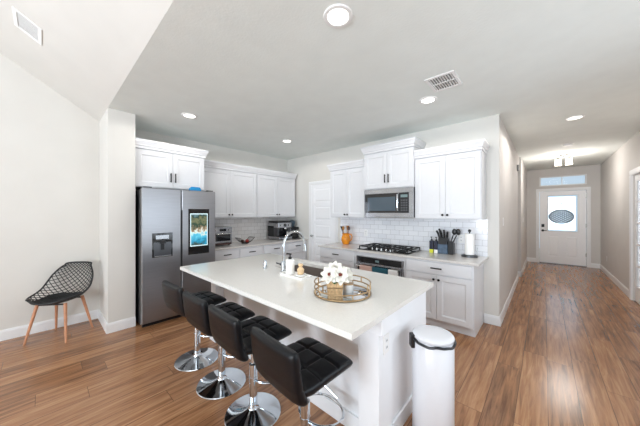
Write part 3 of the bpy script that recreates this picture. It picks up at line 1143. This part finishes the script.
mb.loft([rect(SX0 - .02, SY0 - .02, SX1 + .02, SY1 + .02, z1), rect(SX0 - .02, SY0 - .02, SX1 + .02, SY1 + .02, z0 - .01),
         ], cap=False)
mb.loft([rect(SX0 - .02, SY0 - .02, SX1 + .02, SY1 + .02, z1), rect(SX0 - .003, SY0 - .003, SX1 + .003, SY1 + .003, z1),
         rect(SX0 + .005, SY0 + .005, SX1 - .005, SY1 - .005, z0 + .02), rect(SX0 + .03, SY0 + .03, SX1 - .03, SY1 - .03, z0)], cap=False)
mb.bm.faces.new([mb.bm.verts.new(p) for p in rect(SX0 + .03, SY0 + .03, SX1 - .03, SY1 - .03, z0)])
mb.bm.faces.new([mb.bm.verts.new(p) for p in rect(SX0 - .02, SY0 - .02, SX1 + .02, SY1 + .02, z0 - .01)])
bmesh.ops.remove_doubles(mb.bm, verts=mb.bm.verts, dist=1e-5)
obj('basin', mb, sink_m, sk, smooth=True)
obj('drain', MB().lathe([(.045, z0 + .001), (.045, z0 + .004), (.01, z0 + .002)], -1.81, 1.85, 24), nickel_m, sk, smooth=True)

fc = thing('faucet', 'tall chrome gooseneck faucet at the island sink', 'faucet', (-1.90, 1.575, CT))
obj('base_flange', MB().lathe([(.029, 0), (.029, .008), (.022, .014), (.021, .10), (.016, .105)], 0, 0, 24), chrome_m, fc, smooth=True)
pts = [(0, 0, .10), (0, 0, .25)]
for k in range(0, 13):
    a = PI - PI * k / 12 * 1.0
    pts.append((0, .142 + .142 * math.cos(a), .245 + .142 * math.sin(a)))
pts += [(0, .286, .225)]
obj('gooseneck', MB().tube(pts, .0125, n=14), chrome_m, fc, smooth=True)
obj('spray_head', MB().tube([(0, .284, .25), (0, .291, .22), (0, .296, .175)], [.015, .0175, .019], n=14), chrome_m, fc, smooth=True)
mb = MB().tube([(-.015, 0, .07), (-.045, 0, .07)], .014, n=12).tube([(-.045, 0, .07), (-.105, -.005, .075)], [.007, .006], n=10)
obj('lever', mb, steeld_m, fc, smooth=True)
sd = tag(obj('soap_dispenser_cap', MB().lathe([(.022, 0), (.022, .006), (.017, .01), (.017, .082), (.015, .085)], 0, 0, 20), chrome_m, smooth=True),
         'short chrome cylinder standing on the island left of the faucet', 'dispenser', loc=(-2.165, 1.55, CT))

# soap tray
ty = obj('soap_tray', MB().loft([rect(-.15, -.065, .15, .065, 0, .02), rect(-.155, -.07, .155, .07, .018, .02), rect(-.145, -.06, .145, .06, .018, .015),
                                 rect(-.14, -.055, .14, .055, .008, .015)]), ceramic_m, smooth=True)
tag(ty, 'long white ceramic tray beside the faucet', 'tray', loc=(-1.70, 1.545, CT))
sb = thing('soap_bottle', 'white ceramic soap bottle with black pump on the white tray', 'bottle', (-1.762, 1.54, CT + .009))
obj('body', MB().lathe([(.038, 0), (.041, .005), (.041, .125), (.036, .137), (.016, .14)], 0, 0, 28), ceramic_m, sb, smooth=True)
mb = MB().lathe([(.016, .14), (.016, .158), (.006, .16), (.006, .182)], 0, 0, 16).box(-.045, -.008, .18, .012, .008, .192)
obj('pump', mb, black_m, sb, smooth=True)
st = thing('scrub_brush', 'tan wooden scrub brush in a white dish on the ceramic tray', 'brush', (-1.635, 1.555, CT + .009))
obj('bristles', MB().lathe([(.026, .018), (.03, .035), (.03, .045)], 0, 0, 20), tan_m, st, smooth=True)
obj('grip', MB().lathe([(.03, .045), (.033, .06), (.020, .075), (.014, .085), (.024, .10), (.02, .11), (.005, .113)], 0, 0, 20), tan_m, st, smooth=True)
obj('dish', MB().lathe([(.03, 0), (.045, .004), (.05, .018), (.044, .018), (.028, .008)], 0, 0, 24), ceramic_m, st, smooth=True)
tag(obj('stopper', MB().lathe([(.015, 0), (.016, .004), (.013, .015), (.006, .035), (.007, .04), (.002, .043)], 0, 0, 16), black_m, smooth=True),
    'small black stopper at the far edge of the island behind the sink', 'stopper', loc=(-1.70, 2.12, CT))

# round gold tray
TX, TY = -1.085, 1.445
tr = thing('round_tray', 'round openwork gold tray with a mirrored bottom on the island', 'tray', (TX, TY, CT), R(42))
TR = .197
obj('mirror_base', MB().lathe([(TR, .003), (TR, .010), (TR - .004, .011)], 0, 0, 48), mirror_m, tr, smooth=True)


def ring(r_, z, tr_, a0=0, a1=360, n=64):
    if a1 - a0 >= 360:
        return MB().tube([(r_ * math.cos(2 * PI * i / n), r_ * math.sin(2 * PI * i / n), z) for i in range(n)], tr_, n=8, closed=True)
    return MB().tube([(r_ * math.cos(R(a0 + (a1 - a0) * i / n)), r_ * math.sin(R(a0 + (a1 - a0) * i / n)), z) for i in range(n + 1)], tr_, n=8)


obj('lower_rim', ring(TR + .003, .008, .007), gold_m, tr, smooth=True)
obj('middle_rim', ring(TR + .003, .045, .005), gold_m, tr, smooth=True)
for a0, a1 in ((38, 128), (150, 225)):
    pts = [((TR + .003) * math.cos(R(a0)), (TR + .003) * math.sin(R(a0)), .045)]
    for i in range(25):
        aa = R(a0 + (a1 - a0) * i / 24)
        pts.append(((TR + .003) * math.cos(aa), (TR + .003) * math.sin(aa), .085))
    pts.append(((TR + .003) * math.cos(R(a1)), (TR + .003) * math.sin(R(a1)), .045))
    obj('top_rail', MB().tube(pts, .005, n=8), gold_m, tr, smooth=True)
pts = [((TR + .003) * math.cos(R(-20)), (TR + .003) * math.sin(R(-20)), .045)] + \
    [((TR + .003) * math.cos(R(-20 + 58 * i / 12)), (TR + .003) * math.sin(R(-20 + 58 * i / 12)), .085) for i in range(13)]
obj('top_rail', MB().tube(pts, .005, n=8), gold_m, tr, smooth=True)
for k in range(8):
    a = R(k * 45 + 15)
    obj('post', MB().tube([((TR + .003) * math.cos(a), (TR + .003) * math.sin(a), .008), ((TR + .003) * math.cos(a), (TR + .003) * math.sin(a), .045)], .004, n=8), gold_m, tr)

vs_x, vs_y = -1.09, 1.365
wv_m = mat('woven_seagrass', (200, 166, 124), .8, noise=.25, nscale=90, bump=.8, bscale=120, stretch=(1.5, 1.5, .5))
vs = thing('woven_vase', 'square woven tan pot on the round gold tray', 'vase', (vs_x, vs_y, CT + .011), R(42))
obj('pot', MB().loft([rect(-.052, -.04, .052, .04, 0, .008), rect(-.055, -.042, .055, .042, .115, .008), rect(-.047, -.035, .047, .035, .115, .006),
                      rect(-.045, -.033, .045, .033, .09, .006)]), wv_m, vs, smooth=True)
obj('band', MB().loft([rect(-.057, -.045, .057, .045, .048, .008), rect(-.057, -.045, .057, .045, .056, .008)]), gold_m, vs)


def flower(label, loc, tilt, az, r_=.06):
    t = thing('artificial_flower', label, 'flower', loc)
    mat3 = Matrix.Rotation(az, 3, 'Z') @ Matrix.Rotation(tilt, 3, 'Y')
    mbp = MB()
    for ring_, (cnt, ln, lift) in enumerate(((8, r_, .25), (7, r_ * .75, .7))):
        for k in range(cnt):
            a = 2 * PI * (k + ring_ * .5) / cnt
            loops = []
            for j in range(7):
                u = j / 6
                wd = .019 * math.sin(PI * min(1, u * .82 + .12)) + .001
                rr_ = .008 + ln * u
                zz = lift * ln * (u ** 1.3) * (1.2 - .6 * u)
                c = Vector((rr_ * math.cos(a), rr_ * math.sin(a), zz))
                sd_ = Vector((-math.sin(a), math.cos(a), 0))
                up_ = Vector((0, 0, .0015))
                loops.append([mat3 @ (c - sd_ * wd + Vector((0, 0, wd * .35))), mat3 @ c, mat3 @ (c + sd_ * wd + Vector((0, 0, wd * .35))), mat3 @ (c - up_)])
            mbp.loft(loops)
    obj('petals', mbp, petal_m, t, smooth=True)
    c = mat3 @ Vector((0, 0, .012))
    obj('flower_centre', MB().ball(c, .013, 1, 1, .9), core_m, t, smooth='all')
    e = Vector((vs_x, vs_y, CT + .03)) - Vector(loc)
    obj('stem', MB().tube([(0, 0, 0), tuple(e * .5 + Vector((0, 0, .005))), tuple(e)], .0025, n=6), leaf_m, t)
    return t


rx_, ry_ = math.cos(R(42)), math.sin(R(42))  # camera right


def off(r__, f_):   # right, toward camera
    return (vs_x + rx_ * r__ + ry_ * f_ * 1, vs_y + ry_ * r__ - rx_ * f_)


tx, ty_ = off(-.035, .02)
flower('white flower with dark centre, left of the two front blooms in the woven pot', (tx, ty_, CT + .15), R(62), R(-72), .058)
tx, ty_ = off(.035, .03)
flower('white flower with large dark red centre, right front bloom in the woven pot', (tx, ty_, CT + .15), R(62), R(-48), .064)
tx, ty_ = off(.0, -.02)
flower('white flower at the top back of the bouquet in the woven pot', (tx, ty_, CT + .178), R(45), R(-65), .056)
tx, ty_ = off(.075, -.01)
flower('white flower at the right side of the bouquet in the woven pot', (tx, ty_, CT + .142), R(60), R(-20), .052)
for k, (r__, f_, z, dr_) in enumerate(((-.10, 0, .135, -1), (.105, .0, .135, 1), (-.01, .045, .125, 0))):
    mb = MB()
    loops = []
    for j in range(7):
        u = j / 6
        wd = .016 * math.sin(PI * min(1, u * .9 + .08)) + .0006
        bx, by = off(r__ * .45 + dr_ * .055 * u, f_ + (.02 * u if dr_ == 0 else 0))
        zz = CT + z - .01 + .012 * u * (1 if dr_ else -1.5)
        c = Vector((bx, by, zz))
        sd_ = Vector((ry_, -rx_, 0)) if dr_ else Vector((rx_, ry_, 0))
        loops.append([c - sd_ * wd, c + Vector((0, 0, .002)), c + sd_ * wd, c - Vector((0, 0, .002))])
    mb.loft(loops)
    bx, by = off(r__ * .45, f_)
    mb.tube([(vs_x, vs_y, CT + .05), (bx, by, CT + z - .01)], .002, n=6)
    tag(obj('leaf_sprig', mb, leaf_m, smooth=True), ('green leaf poking out left of the white flowers', 'green leaf poking out right of the white flowers', 'green leaf hanging over the front of the woven pot')[k], 'leaf')
tx, ty_ = off(.10, -.05)
ca = thing('candle_jar', 'low white candle jar on the gold tray behind the woven pot', 'candle', (tx, ty_, CT + .011))
obj('jar', MB().lathe([(.034, 0), (.037, .004), (.037, .055), (.034, .055), (.034, .04)], 0, 0, 24), ceramic_m, ca, smooth=True)
obj('lid', MB().lathe([(.038, .055), (.038, .063), (.01, .066)], 0, 0, 24), gold_m, ca, smooth=True)

# ------------------------------------------------------------------ trash can
cn = thing('trash_can', 'tall round white trash can at the end of the island', 'trash can', (-0.545, 1.712, 0))
CR = .126
cz = .668
obj('body', MB().lathe([(CR - .004, .02), (CR, .025), (CR, cz - .03), (CR - .004, cz - .025)], 0, 0, 48), can_m, cn, smooth=True)
obj('base_ring', MB().lathe([(CR + .003, 0), (CR + .003, .02), (CR - .01, .022)], 0, 0, 48), black_m, cn, smooth=True)
obj('lid', MB().lathe([(CR - .012, cz - .03), (CR + .001, cz - .012), (CR + .001, cz - .002), (CR - .006, cz + .006), (CR - .03, cz + .011), (.03, cz + .013)], 0, 0, 48), can_m, cn, smooth=True)
mb = MB()
n = 72
lp = []
for i in range(n):
    a = 2 * PI * i / n
    dz_ = .004 * math.sin(5 * a) + .002 * math.sin(11 * a + 1)
    lp.append(((CR + .004) * math.cos(a), (CR + .004) * math.sin(a), cz - .030 + dz_))
mb.tube(lp, .008, n=8, closed=True)
obj('bag_edge', mb, bag_m, cn, smooth=True)
an = R(190)
mb = MB()
hx, hy = (CR + .006) * math.cos(R(220)), (CR + .006) * math.sin(R(220))
mb.box(-.025, -.018, cz - .085, .025, .015, cz + .0)
hg = obj('hinge_bracket', mb, black_m, cn, bevel=.006)
hg.location = (hx, hy, 0)
hg.rotation_euler = (0, 0, R(220 - 90))
mb = box(-.03, 0, .015, .03, .05, .03)
pdl = obj('pedal', mb, black_m, cn, bevel=.004)
pdl.location = ((CR - .01) * math.cos(R(48)), (CR - .01) * math.sin(R(48)), 0)
pdl.rotation_euler = (0, 0, R(48 - 90))


# ------------------------------------------------------------------ bar stools
def padded(path, width, th, nt, taper=1.0, nu=60, depth=.010, rnd=6, both=False, tuft=True, sag=0):
    """padded slab following path (y,z) ; across x"""
    P = [Vector((0, p[0], p[1])) for p in path]
    seg_ = [(b - a).length for a, b in zip(P, P[1:])]
    Lt = sum(seg_)
    NS = 66

    def at(s):
        d = s * Lt
        for a, b, l in zip(P, P[1:], seg_):
            if d <= l + 1e-9:
                return a.lerp(b, d / l if l else 0)
            d -= l
        return P[-1].copy()
    mb = MB()
    bm = mb.bm
    grids = []
    for side in (1, -1):
        g = []
        for i in range(NS + 1):
            s = i / NS
            s2 = .5 - .5 * math.cos(PI * s) * (1 - .0)
            s2 = s * .55 + s2 * .45
            c = at(s2)
            t = (at(min(1, s2 + .03)) - at(max(0, s2 - .03))).normalized()
            nrm = Vector((0, -t.z, t.y))
            row = []
            for j in range(nu + 1):
                u = -1 + 2 * j / nu
                u = u * .6 + math.sin(u * PI / 2) * .4
                e = (max(0, 1 - abs(2 * s2 - 1) ** rnd) * max(0, 1 - abs(u) ** rnd)) ** .38
                corner = 1 - .05 * (abs(2 * s2 - 1) ** 8) * abs(u) ** 2
                h_ = th / 2 * e
                if (side == -1 or both) and tuft and nt:
                    for k in range(1, nt):
                        dd = abs((s2 - k / nt)) * Lt
                        h_ -= depth * math.exp(-(dd / .008) ** 2) * e
                        dd = abs((u - (-1 + 2 * k / nt))) * width / 2
                        h_ -= depth * math.exp(-(dd / .008) ** 2) * e
                wdt = width / 2 * (1 + (taper - 1) * s2) * corner
                row.append(bm.verts.new(c + nrm * (h_ * side) + Vector((u * wdt, sag * u * u, 0))))
            g.append(row)
        grids.append(g)
    for si, g in enumerate(grids):
        for i in range(NS):
            for j in range(nu):
                f = (g[i][j], g[i + 1][j], g[i + 1][j + 1], g[i][j + 1])
                bm.faces.new(f)
    bmesh.ops.remove_doubles(bm, verts=bm.verts, dist=1e-5)
    return mb


def make_stool():
    t = thing('bar_stool', '', 'bar stool', (0, 0, 0))
    obj('base_disc', MB().lathe([(.198, 0), (.20, .004), (.196, .009), (.15, .017), (.08, .030), (.04, .045), (.032, .06), (.03, .075), (.012, .078)], 0, 0, 56), chrome_m, t, smooth=True)
    obj('column', MB().lathe([(.029, .07), (.029, .36), (.022, .365)], 0, 0, 24), chrome_m, t, smooth=True)
    obj('gas_lift', MB().lathe([(.017, .35), (.017, .525)], 0, 0, 20), chrome_m, t, smooth=True)
    mb = MB().box(-.09, -.10, .525, .09, .10, .540)
    obj('seat_plate', mb, steeld_m, t, bevel=.004)
    pts = []
    for k in range(25):
        a = R(-52 + 284 * k / 24)
        pts.append((.125 * math.cos(a), .125 * math.sin(a) + .145, .27))
    pts = [(.028, .0, .27)] + pts + [(-.028, 0, .27)]
    pts = [(.022, .0, .25)] + [(.13 * math.sin(PI * k / 16 * 1.0) * 1.05 if k < 17 else 0, .01 + .235 * (.5 - .5 * math.cos(PI * k / 16)), .25 - .02 * math.sin(PI * k / 16)) for k in range(17)]
    pts = [(.02, 0, .25), (.09, .03, .245), (.14, .10, .24), (.135, .18, .235), (.08, .235, .235), (0, .25, .235), (-.08, .235, .235), (-.135, .18, .235), (-.14, .10, .24), (-.09, .03, .245), (-.02, 0, .25)]
    # smooth by Catmull-Rom
    V = [Vector(p) for p in pts]
    sm = []
    for i in range(len(V) - 1):
        p0, p1, p2, p3 = V[max(0, i - 1)], V[i], V[i + 1], V[min(len(V) - 1, i + 2)]
        for k in range(5):
            q = k / 5
            sm.append(.5 * ((2 * p1) + (p2 - p0) * q + (2 * p0 - 5 * p1 + 4 * p2 - p3) * q * q + (3 * p1 - p0 - 3 * p2 + p3) * q ** 3))
    sm.append(V[-1])
    mb = MB().tube(sm, .0075, n=8)
    obj('footrest', mb, chrome_m, t, smooth=True)
    obj('footrest_collar', MB().lathe([(.031, .23), (.031, .27)], 0, 0, 20), chrome_m, t, smooth=True)
    mb = MB().tube([(.03, 0, .515), (.15, .03, .50), (.22, .04, .47)], .004, n=8)
    obj('height_lever', mb, chrome_m, t, smooth=True)
    mb = padded([(.21, .575), (.16, .585), (0, .582), (-.12, .578), (-.17, .585), (-.19, .60)], .40, .075, 3, taper=1.04)
    obj('seat', mb, leather_m, t, smooth='all')
    mb = padded([(-.165, .535), (-.195, .565), (-.212, .62), (-.222, .68), (-.228, .745), (-.238, .805)], .43, .062, 3, taper=.97, sag=.008, rnd=9)
    obj('backrest', mb, leather_m, t, smooth='all')
    return t


st0 = make_stool()
spots = [(-2.58, 1.03, 3, 'black leather bar stool at the far left end of the island by the refrigerator'),
         (-2.065, 1.03, 0, 'black leather bar stool, second from the refrigerator end of the island'),
         (-1.585, 1.03, -2, 'black leather bar stool, third from the refrigerator, with its full chrome base in view'),
         (-1.045, 1.03, -4, 'black leather bar stool nearest the trash can, its base out of frame')]
for i, (x, y, a, lb) in enumerate(spots):
    if i == 0:
        st0.location = (x, y, 0)
        st0.rotation_euler = (0, 0, R(a))
        st0['label'] = lb
        st0['group'] = 'bar stools along the island'
    else:
        dup(st0, (x, y, 0), R(a), lb, 'bar stools along the island')

# ------------------------------------------------------------------ mesh chair
chx = thing('mesh_chair', 'black lattice-shell chair with wooden legs against the left wall', 'chair', (-4.285, 0.14, 0), R(320))
prof = [(.235, .455), (.19, .438), (.10, .422), (0, .415), (-.10, .425), (-.17, .46), (-.215, .53), (-.245, .62), (-.255, .71), (-.262, .78), (-.266, .825)]
PV = [Vector((p[0], 0, p[1])) for p in prof]


def cr_(t):
    t = max(0, min(.99999, t)) * (len(PV) - 1)
    i = int(t)
    q = t - i
    p0, p1, p2, p3 = PV[max(0, i - 1)], PV[i], PV[i + 1], PV[min(len(PV) - 1, i + 2)]
    return .5 * ((2 * p1) + (p2 - p0) * q + (2 * p0 - 5 * p1 + 4 * p2 - p3) * q * q + (3 * p1 - p0 - 3 * p2 + p3) * q ** 3)


def shell(t, u):
    c = cr_(t)
    hw = .178 + .085 * math.sin(PI * min(1, t / .9)) - .03 * max(0, (t - .55) / .45) ** 1.7
    wing = math.sin(PI * min(1, t)) ** 1.1
    au = abs(u)
    z = c.z + au ** 2.2 * .085 * wing * (1 if t < .7 else (1 - t) / .3) - (.012 * au ** 3 if t > .9 else 0)
    x = c.x + u * u * .09 * wing
    z += .03 * au ** 2 * (1 - t)
    x -= .07 * au ** 3 * max(0, 1 - t / .25)
    return Vector((x, (u - .10 * u ** 3) * hw * 1.08, z))


NT, NU = 40, 24
mb = MB()
bm = mb.bm
g = []
for i in range(int(NT * .52) + 1):
    t = i / NT
    row = []
    lim = .62 + .25 * (1 - t / .52) if t < .52 else .6
    if t > .40:
        lim *= max(.35, 1 - ((t - .40) / .12) ** 2 * .6)
    for j in range(NU + 1):
        u = (-1 + 2 * j / NU) * lim
        row.append(shell(t, u))
    g.append(row)
top = [[bm.verts.new(p + Vector((0, 0, .002))) for p in r_] for r_ in g]
bot = [[bm.verts.new(p - Vector((0, 0, .006))) for p in r_] for r_ in g]
for G in (top, bot):
    for i in range(len(G) - 1):
        for j in range(NU):
            bm.faces.new((G[i][j], G[i + 1][j], G[i + 1][j + 1], G[i][j + 1]))
for i in range(len(top) - 1):
    for j in (0, NU):
        bm.faces.new((top[i][j], top[i + 1][j], bot[i + 1][j], bot[i][j]))
for i in (0, len(top) - 1):
    for j in range(NU):
        bm.faces.new((top[i][j], top[i][j + 1], bot[i][j + 1], bot[i][j]))
obj('seat_pan', mb, shell_m, chx, smooth=True)
mb = MB()
K = 11
for sgn in (-1, 1):
    for k in range(-K * 2, K * 2 + 1):
        pts = []
        M_ = 60
        for q in range(M_ + 1):
            u = -1 + 2 * q / M_
            t = (k / K) * .62 + sgn * (u * .26) + .3
            if 0 <= t <= 1:
                pts.append(shell(t, u))
        if len(pts) > 3:
            mb.tube(pts, .0042, n=5)
obj('lattice', mb, shell_m, chx)
edge = [shell(0, -1 + 2 * i / 16) for i in range(17)] + [shell(i / 40, 1) for i in range(1, 40)] + [shell(1, 1 - 2 * i / 16) for i in range(17)] + [shell(1 - i / 40, -1) for i in range(1, 40)]
obj('rim', MB().tube(edge, .0095, n=8, closed=True), shell_m, chx, smooth=True)
for sx in (1, -1):
    for sy in (1, -1):
        a = Vector((sx * .12 - .0, sy * .14, .425 if sx > 0 else .43))
        b_ = Vector((sx * .195, sy * .205, 0))
        obj('leg', MB().tube([b_, a], [.0105, .0165], n=14), wood_leg_m, chx, smooth=True)
mb = MB().tube([(.12, -.14, .412), (.12, .14, .412)], .009, n=8).tube([(-.12, -.14, .415), (-.12, .14, .415)], .009, n=8)
mb.tube([(.12, 0, .412), (-.12, 0, .415)], .009, n=8)
obj('underframe', mb, black_m, chx, smooth=True)


# ------------------------------------------------------------------ ceiling fixtures
def downlight(label, x, y, power, color=(1, .97, .93)):
    t = thing('recessed_light', label, 'ceiling light', (x, y, H), group=None)
    obj('trim_ring', MB().lathe([(.066, -.003), (.072, -.010), (.092, -.008), (.096, 0)], 0, 0, 40, cap=False), plastic_m, t, smooth=True)
    obj('lens', MB().lathe([(.001, -.004), (.068, -.004), (.068, -.001), (.001, -.001)], 0, 0, 40), lens_m, t)
    l = bpy.data.lights.new('downlight_lamp', 'SPOT')
    l.energy = power
    l.color = color
    l.spot_size = R(176)
    l.spot_blend = .15
    l.shadow_soft_size = .06
    lo = bpy.data.objects.new('downlight_lamp', l)
    COL.objects.link(lo)
    lo.parent = t
    lo.location = (0, 0, -.08)


downlight('lit recessed ceiling light, the largest, at top centre', -.995, 1.28, 14)
downlight('lit recessed ceiling light above the refrigerator', -3.457, 1.283, 14)
downlight('lit recessed ceiling light above the corner cabinets', -3.395, 2.895, 14)
downlight('lit recessed ceiling light beside the kitchen air vent', -.978, 2.912, 14)
downlight('lit recessed ceiling light at the hallway entrance', .305, 4.762, 45, (1, .94, .88))


def vent(label, loc, rot, w_, d_, nl, split=True, back=None):
    t = thing('air_vent', label, 'vent', loc)
    t.rotation_euler = rot
    mb = MB()
    f = .028
    mb.box(-w_ / 2, -d_ / 2, -.008, w_ / 2, -d_ / 2 + f, 0).box(-w_ / 2, d_ / 2 - f, -.008, w_ / 2, d_ / 2, 0)
    mb.box(-w_ / 2, -d_ / 2 + f, -.008, -w_ / 2 + f, d_ / 2 - f, 0).box(w_ / 2 - f, -d_ / 2 + f, -.008, w_ / 2, d_ / 2 - f, 0)
    if split:
        mb.box(-w_ / 2 + f, -.006, -.008, w_ / 2 - f, .006, 0)
    obj('frame', mb, plastic_m, t, bevel=.002)
    obj('backing', box(-w_ / 2 + f, -d_ / 2 + f, -.0015, w_ / 2 - f, d_ / 2 - f, 0), back or grille_m, t)
    mb = MB()
    for k in range(nl):
        x = -w_ / 2 + f + (w_ - 2 * f) * (k + .5) / nl
        mb.prism([(x - .009, -.0015), (x - .006, -.0015), (x + .008, -.008), (x + .005, -.008)], 'Y', -d_ / 2 + f, d_ / 2 - f)
    obj('louvers', mb, plastic_m, t)
    return t


vent('white square air vent in the flat ceiling beside the round light', (-.73, 2.61, H), (0, 0, R(0)), .26, .32, 9)
vent('long white air vent near the end of the hallway ceiling', (-.02, 7.9, H), (0, 0, 0), .36, .14, 12, False)
sla = math.atan(SL)
vent('white rectangular air vent in the sloping ceiling at upper left', (-3.46, -.09, H + SL * (YV + .09)), (-sla, 0, 0), .31, .20, 8, False, plastic_m)
sm = thing('smoke_detector', 'round white smoke detector on the hallway ceiling', 'smoke detector', (.325, 6.504, H))
obj('housing', MB().lathe([(.07, 0), (.07, -.018), (.06, -.032), (.03, -.038), (.005, -.039)], 0, 0, 32), plastic_m, sm, smooth=True)
obj('mounting_ring', MB().lathe([(.085, 0), (.085, -.006), (.07, -.008)], 0, 0, 32), plastic_m, sm, smooth=True)
hf = thing('hall_light_fixture', 'ceiling light with glowing square glass shades near the front door', 'ceiling light', (.31, 7.6, H))
obj('canopy', MB().lathe([(.07, 0), (.07, -.015), (.055, -.025), (.012, -.026)], 0, 0, 32), nickel_m, hf, smooth=True)
mb = MB().tube([(0, 0, -.02), (0, 0, -.075)], .010).tube([(-.13, 0, -.065), (.13, 0, -.065)], .009)
obj('arm', mb, nickel_m, hf, smooth=True)
for x in (-.085, .085):
    s_ = obj('glass_shade', MB().loft([rect(x - .055, -.055, x + .055, .055, -.23, .012), rect(x - .05, -.05, x + .05, .05, -.10, .012)]), shade_m, hf, smooth=True)
    obj('socket_cap', MB().lathe([(.025, -.10), (.025, -.065)], x, 0, 16), nickel_m, s_, smooth=True)
l = bpy.data.lights.new('hall_lamp', 'POINT')
l.energy = 34
l.color = (1, .94, .89)
l.shadow_soft_size = .3
lo = bpy.data.objects.new('hall_lamp', l)
COL.objects.link(lo)
lo.parent = hf
lo.location = (0, 0, -.33)
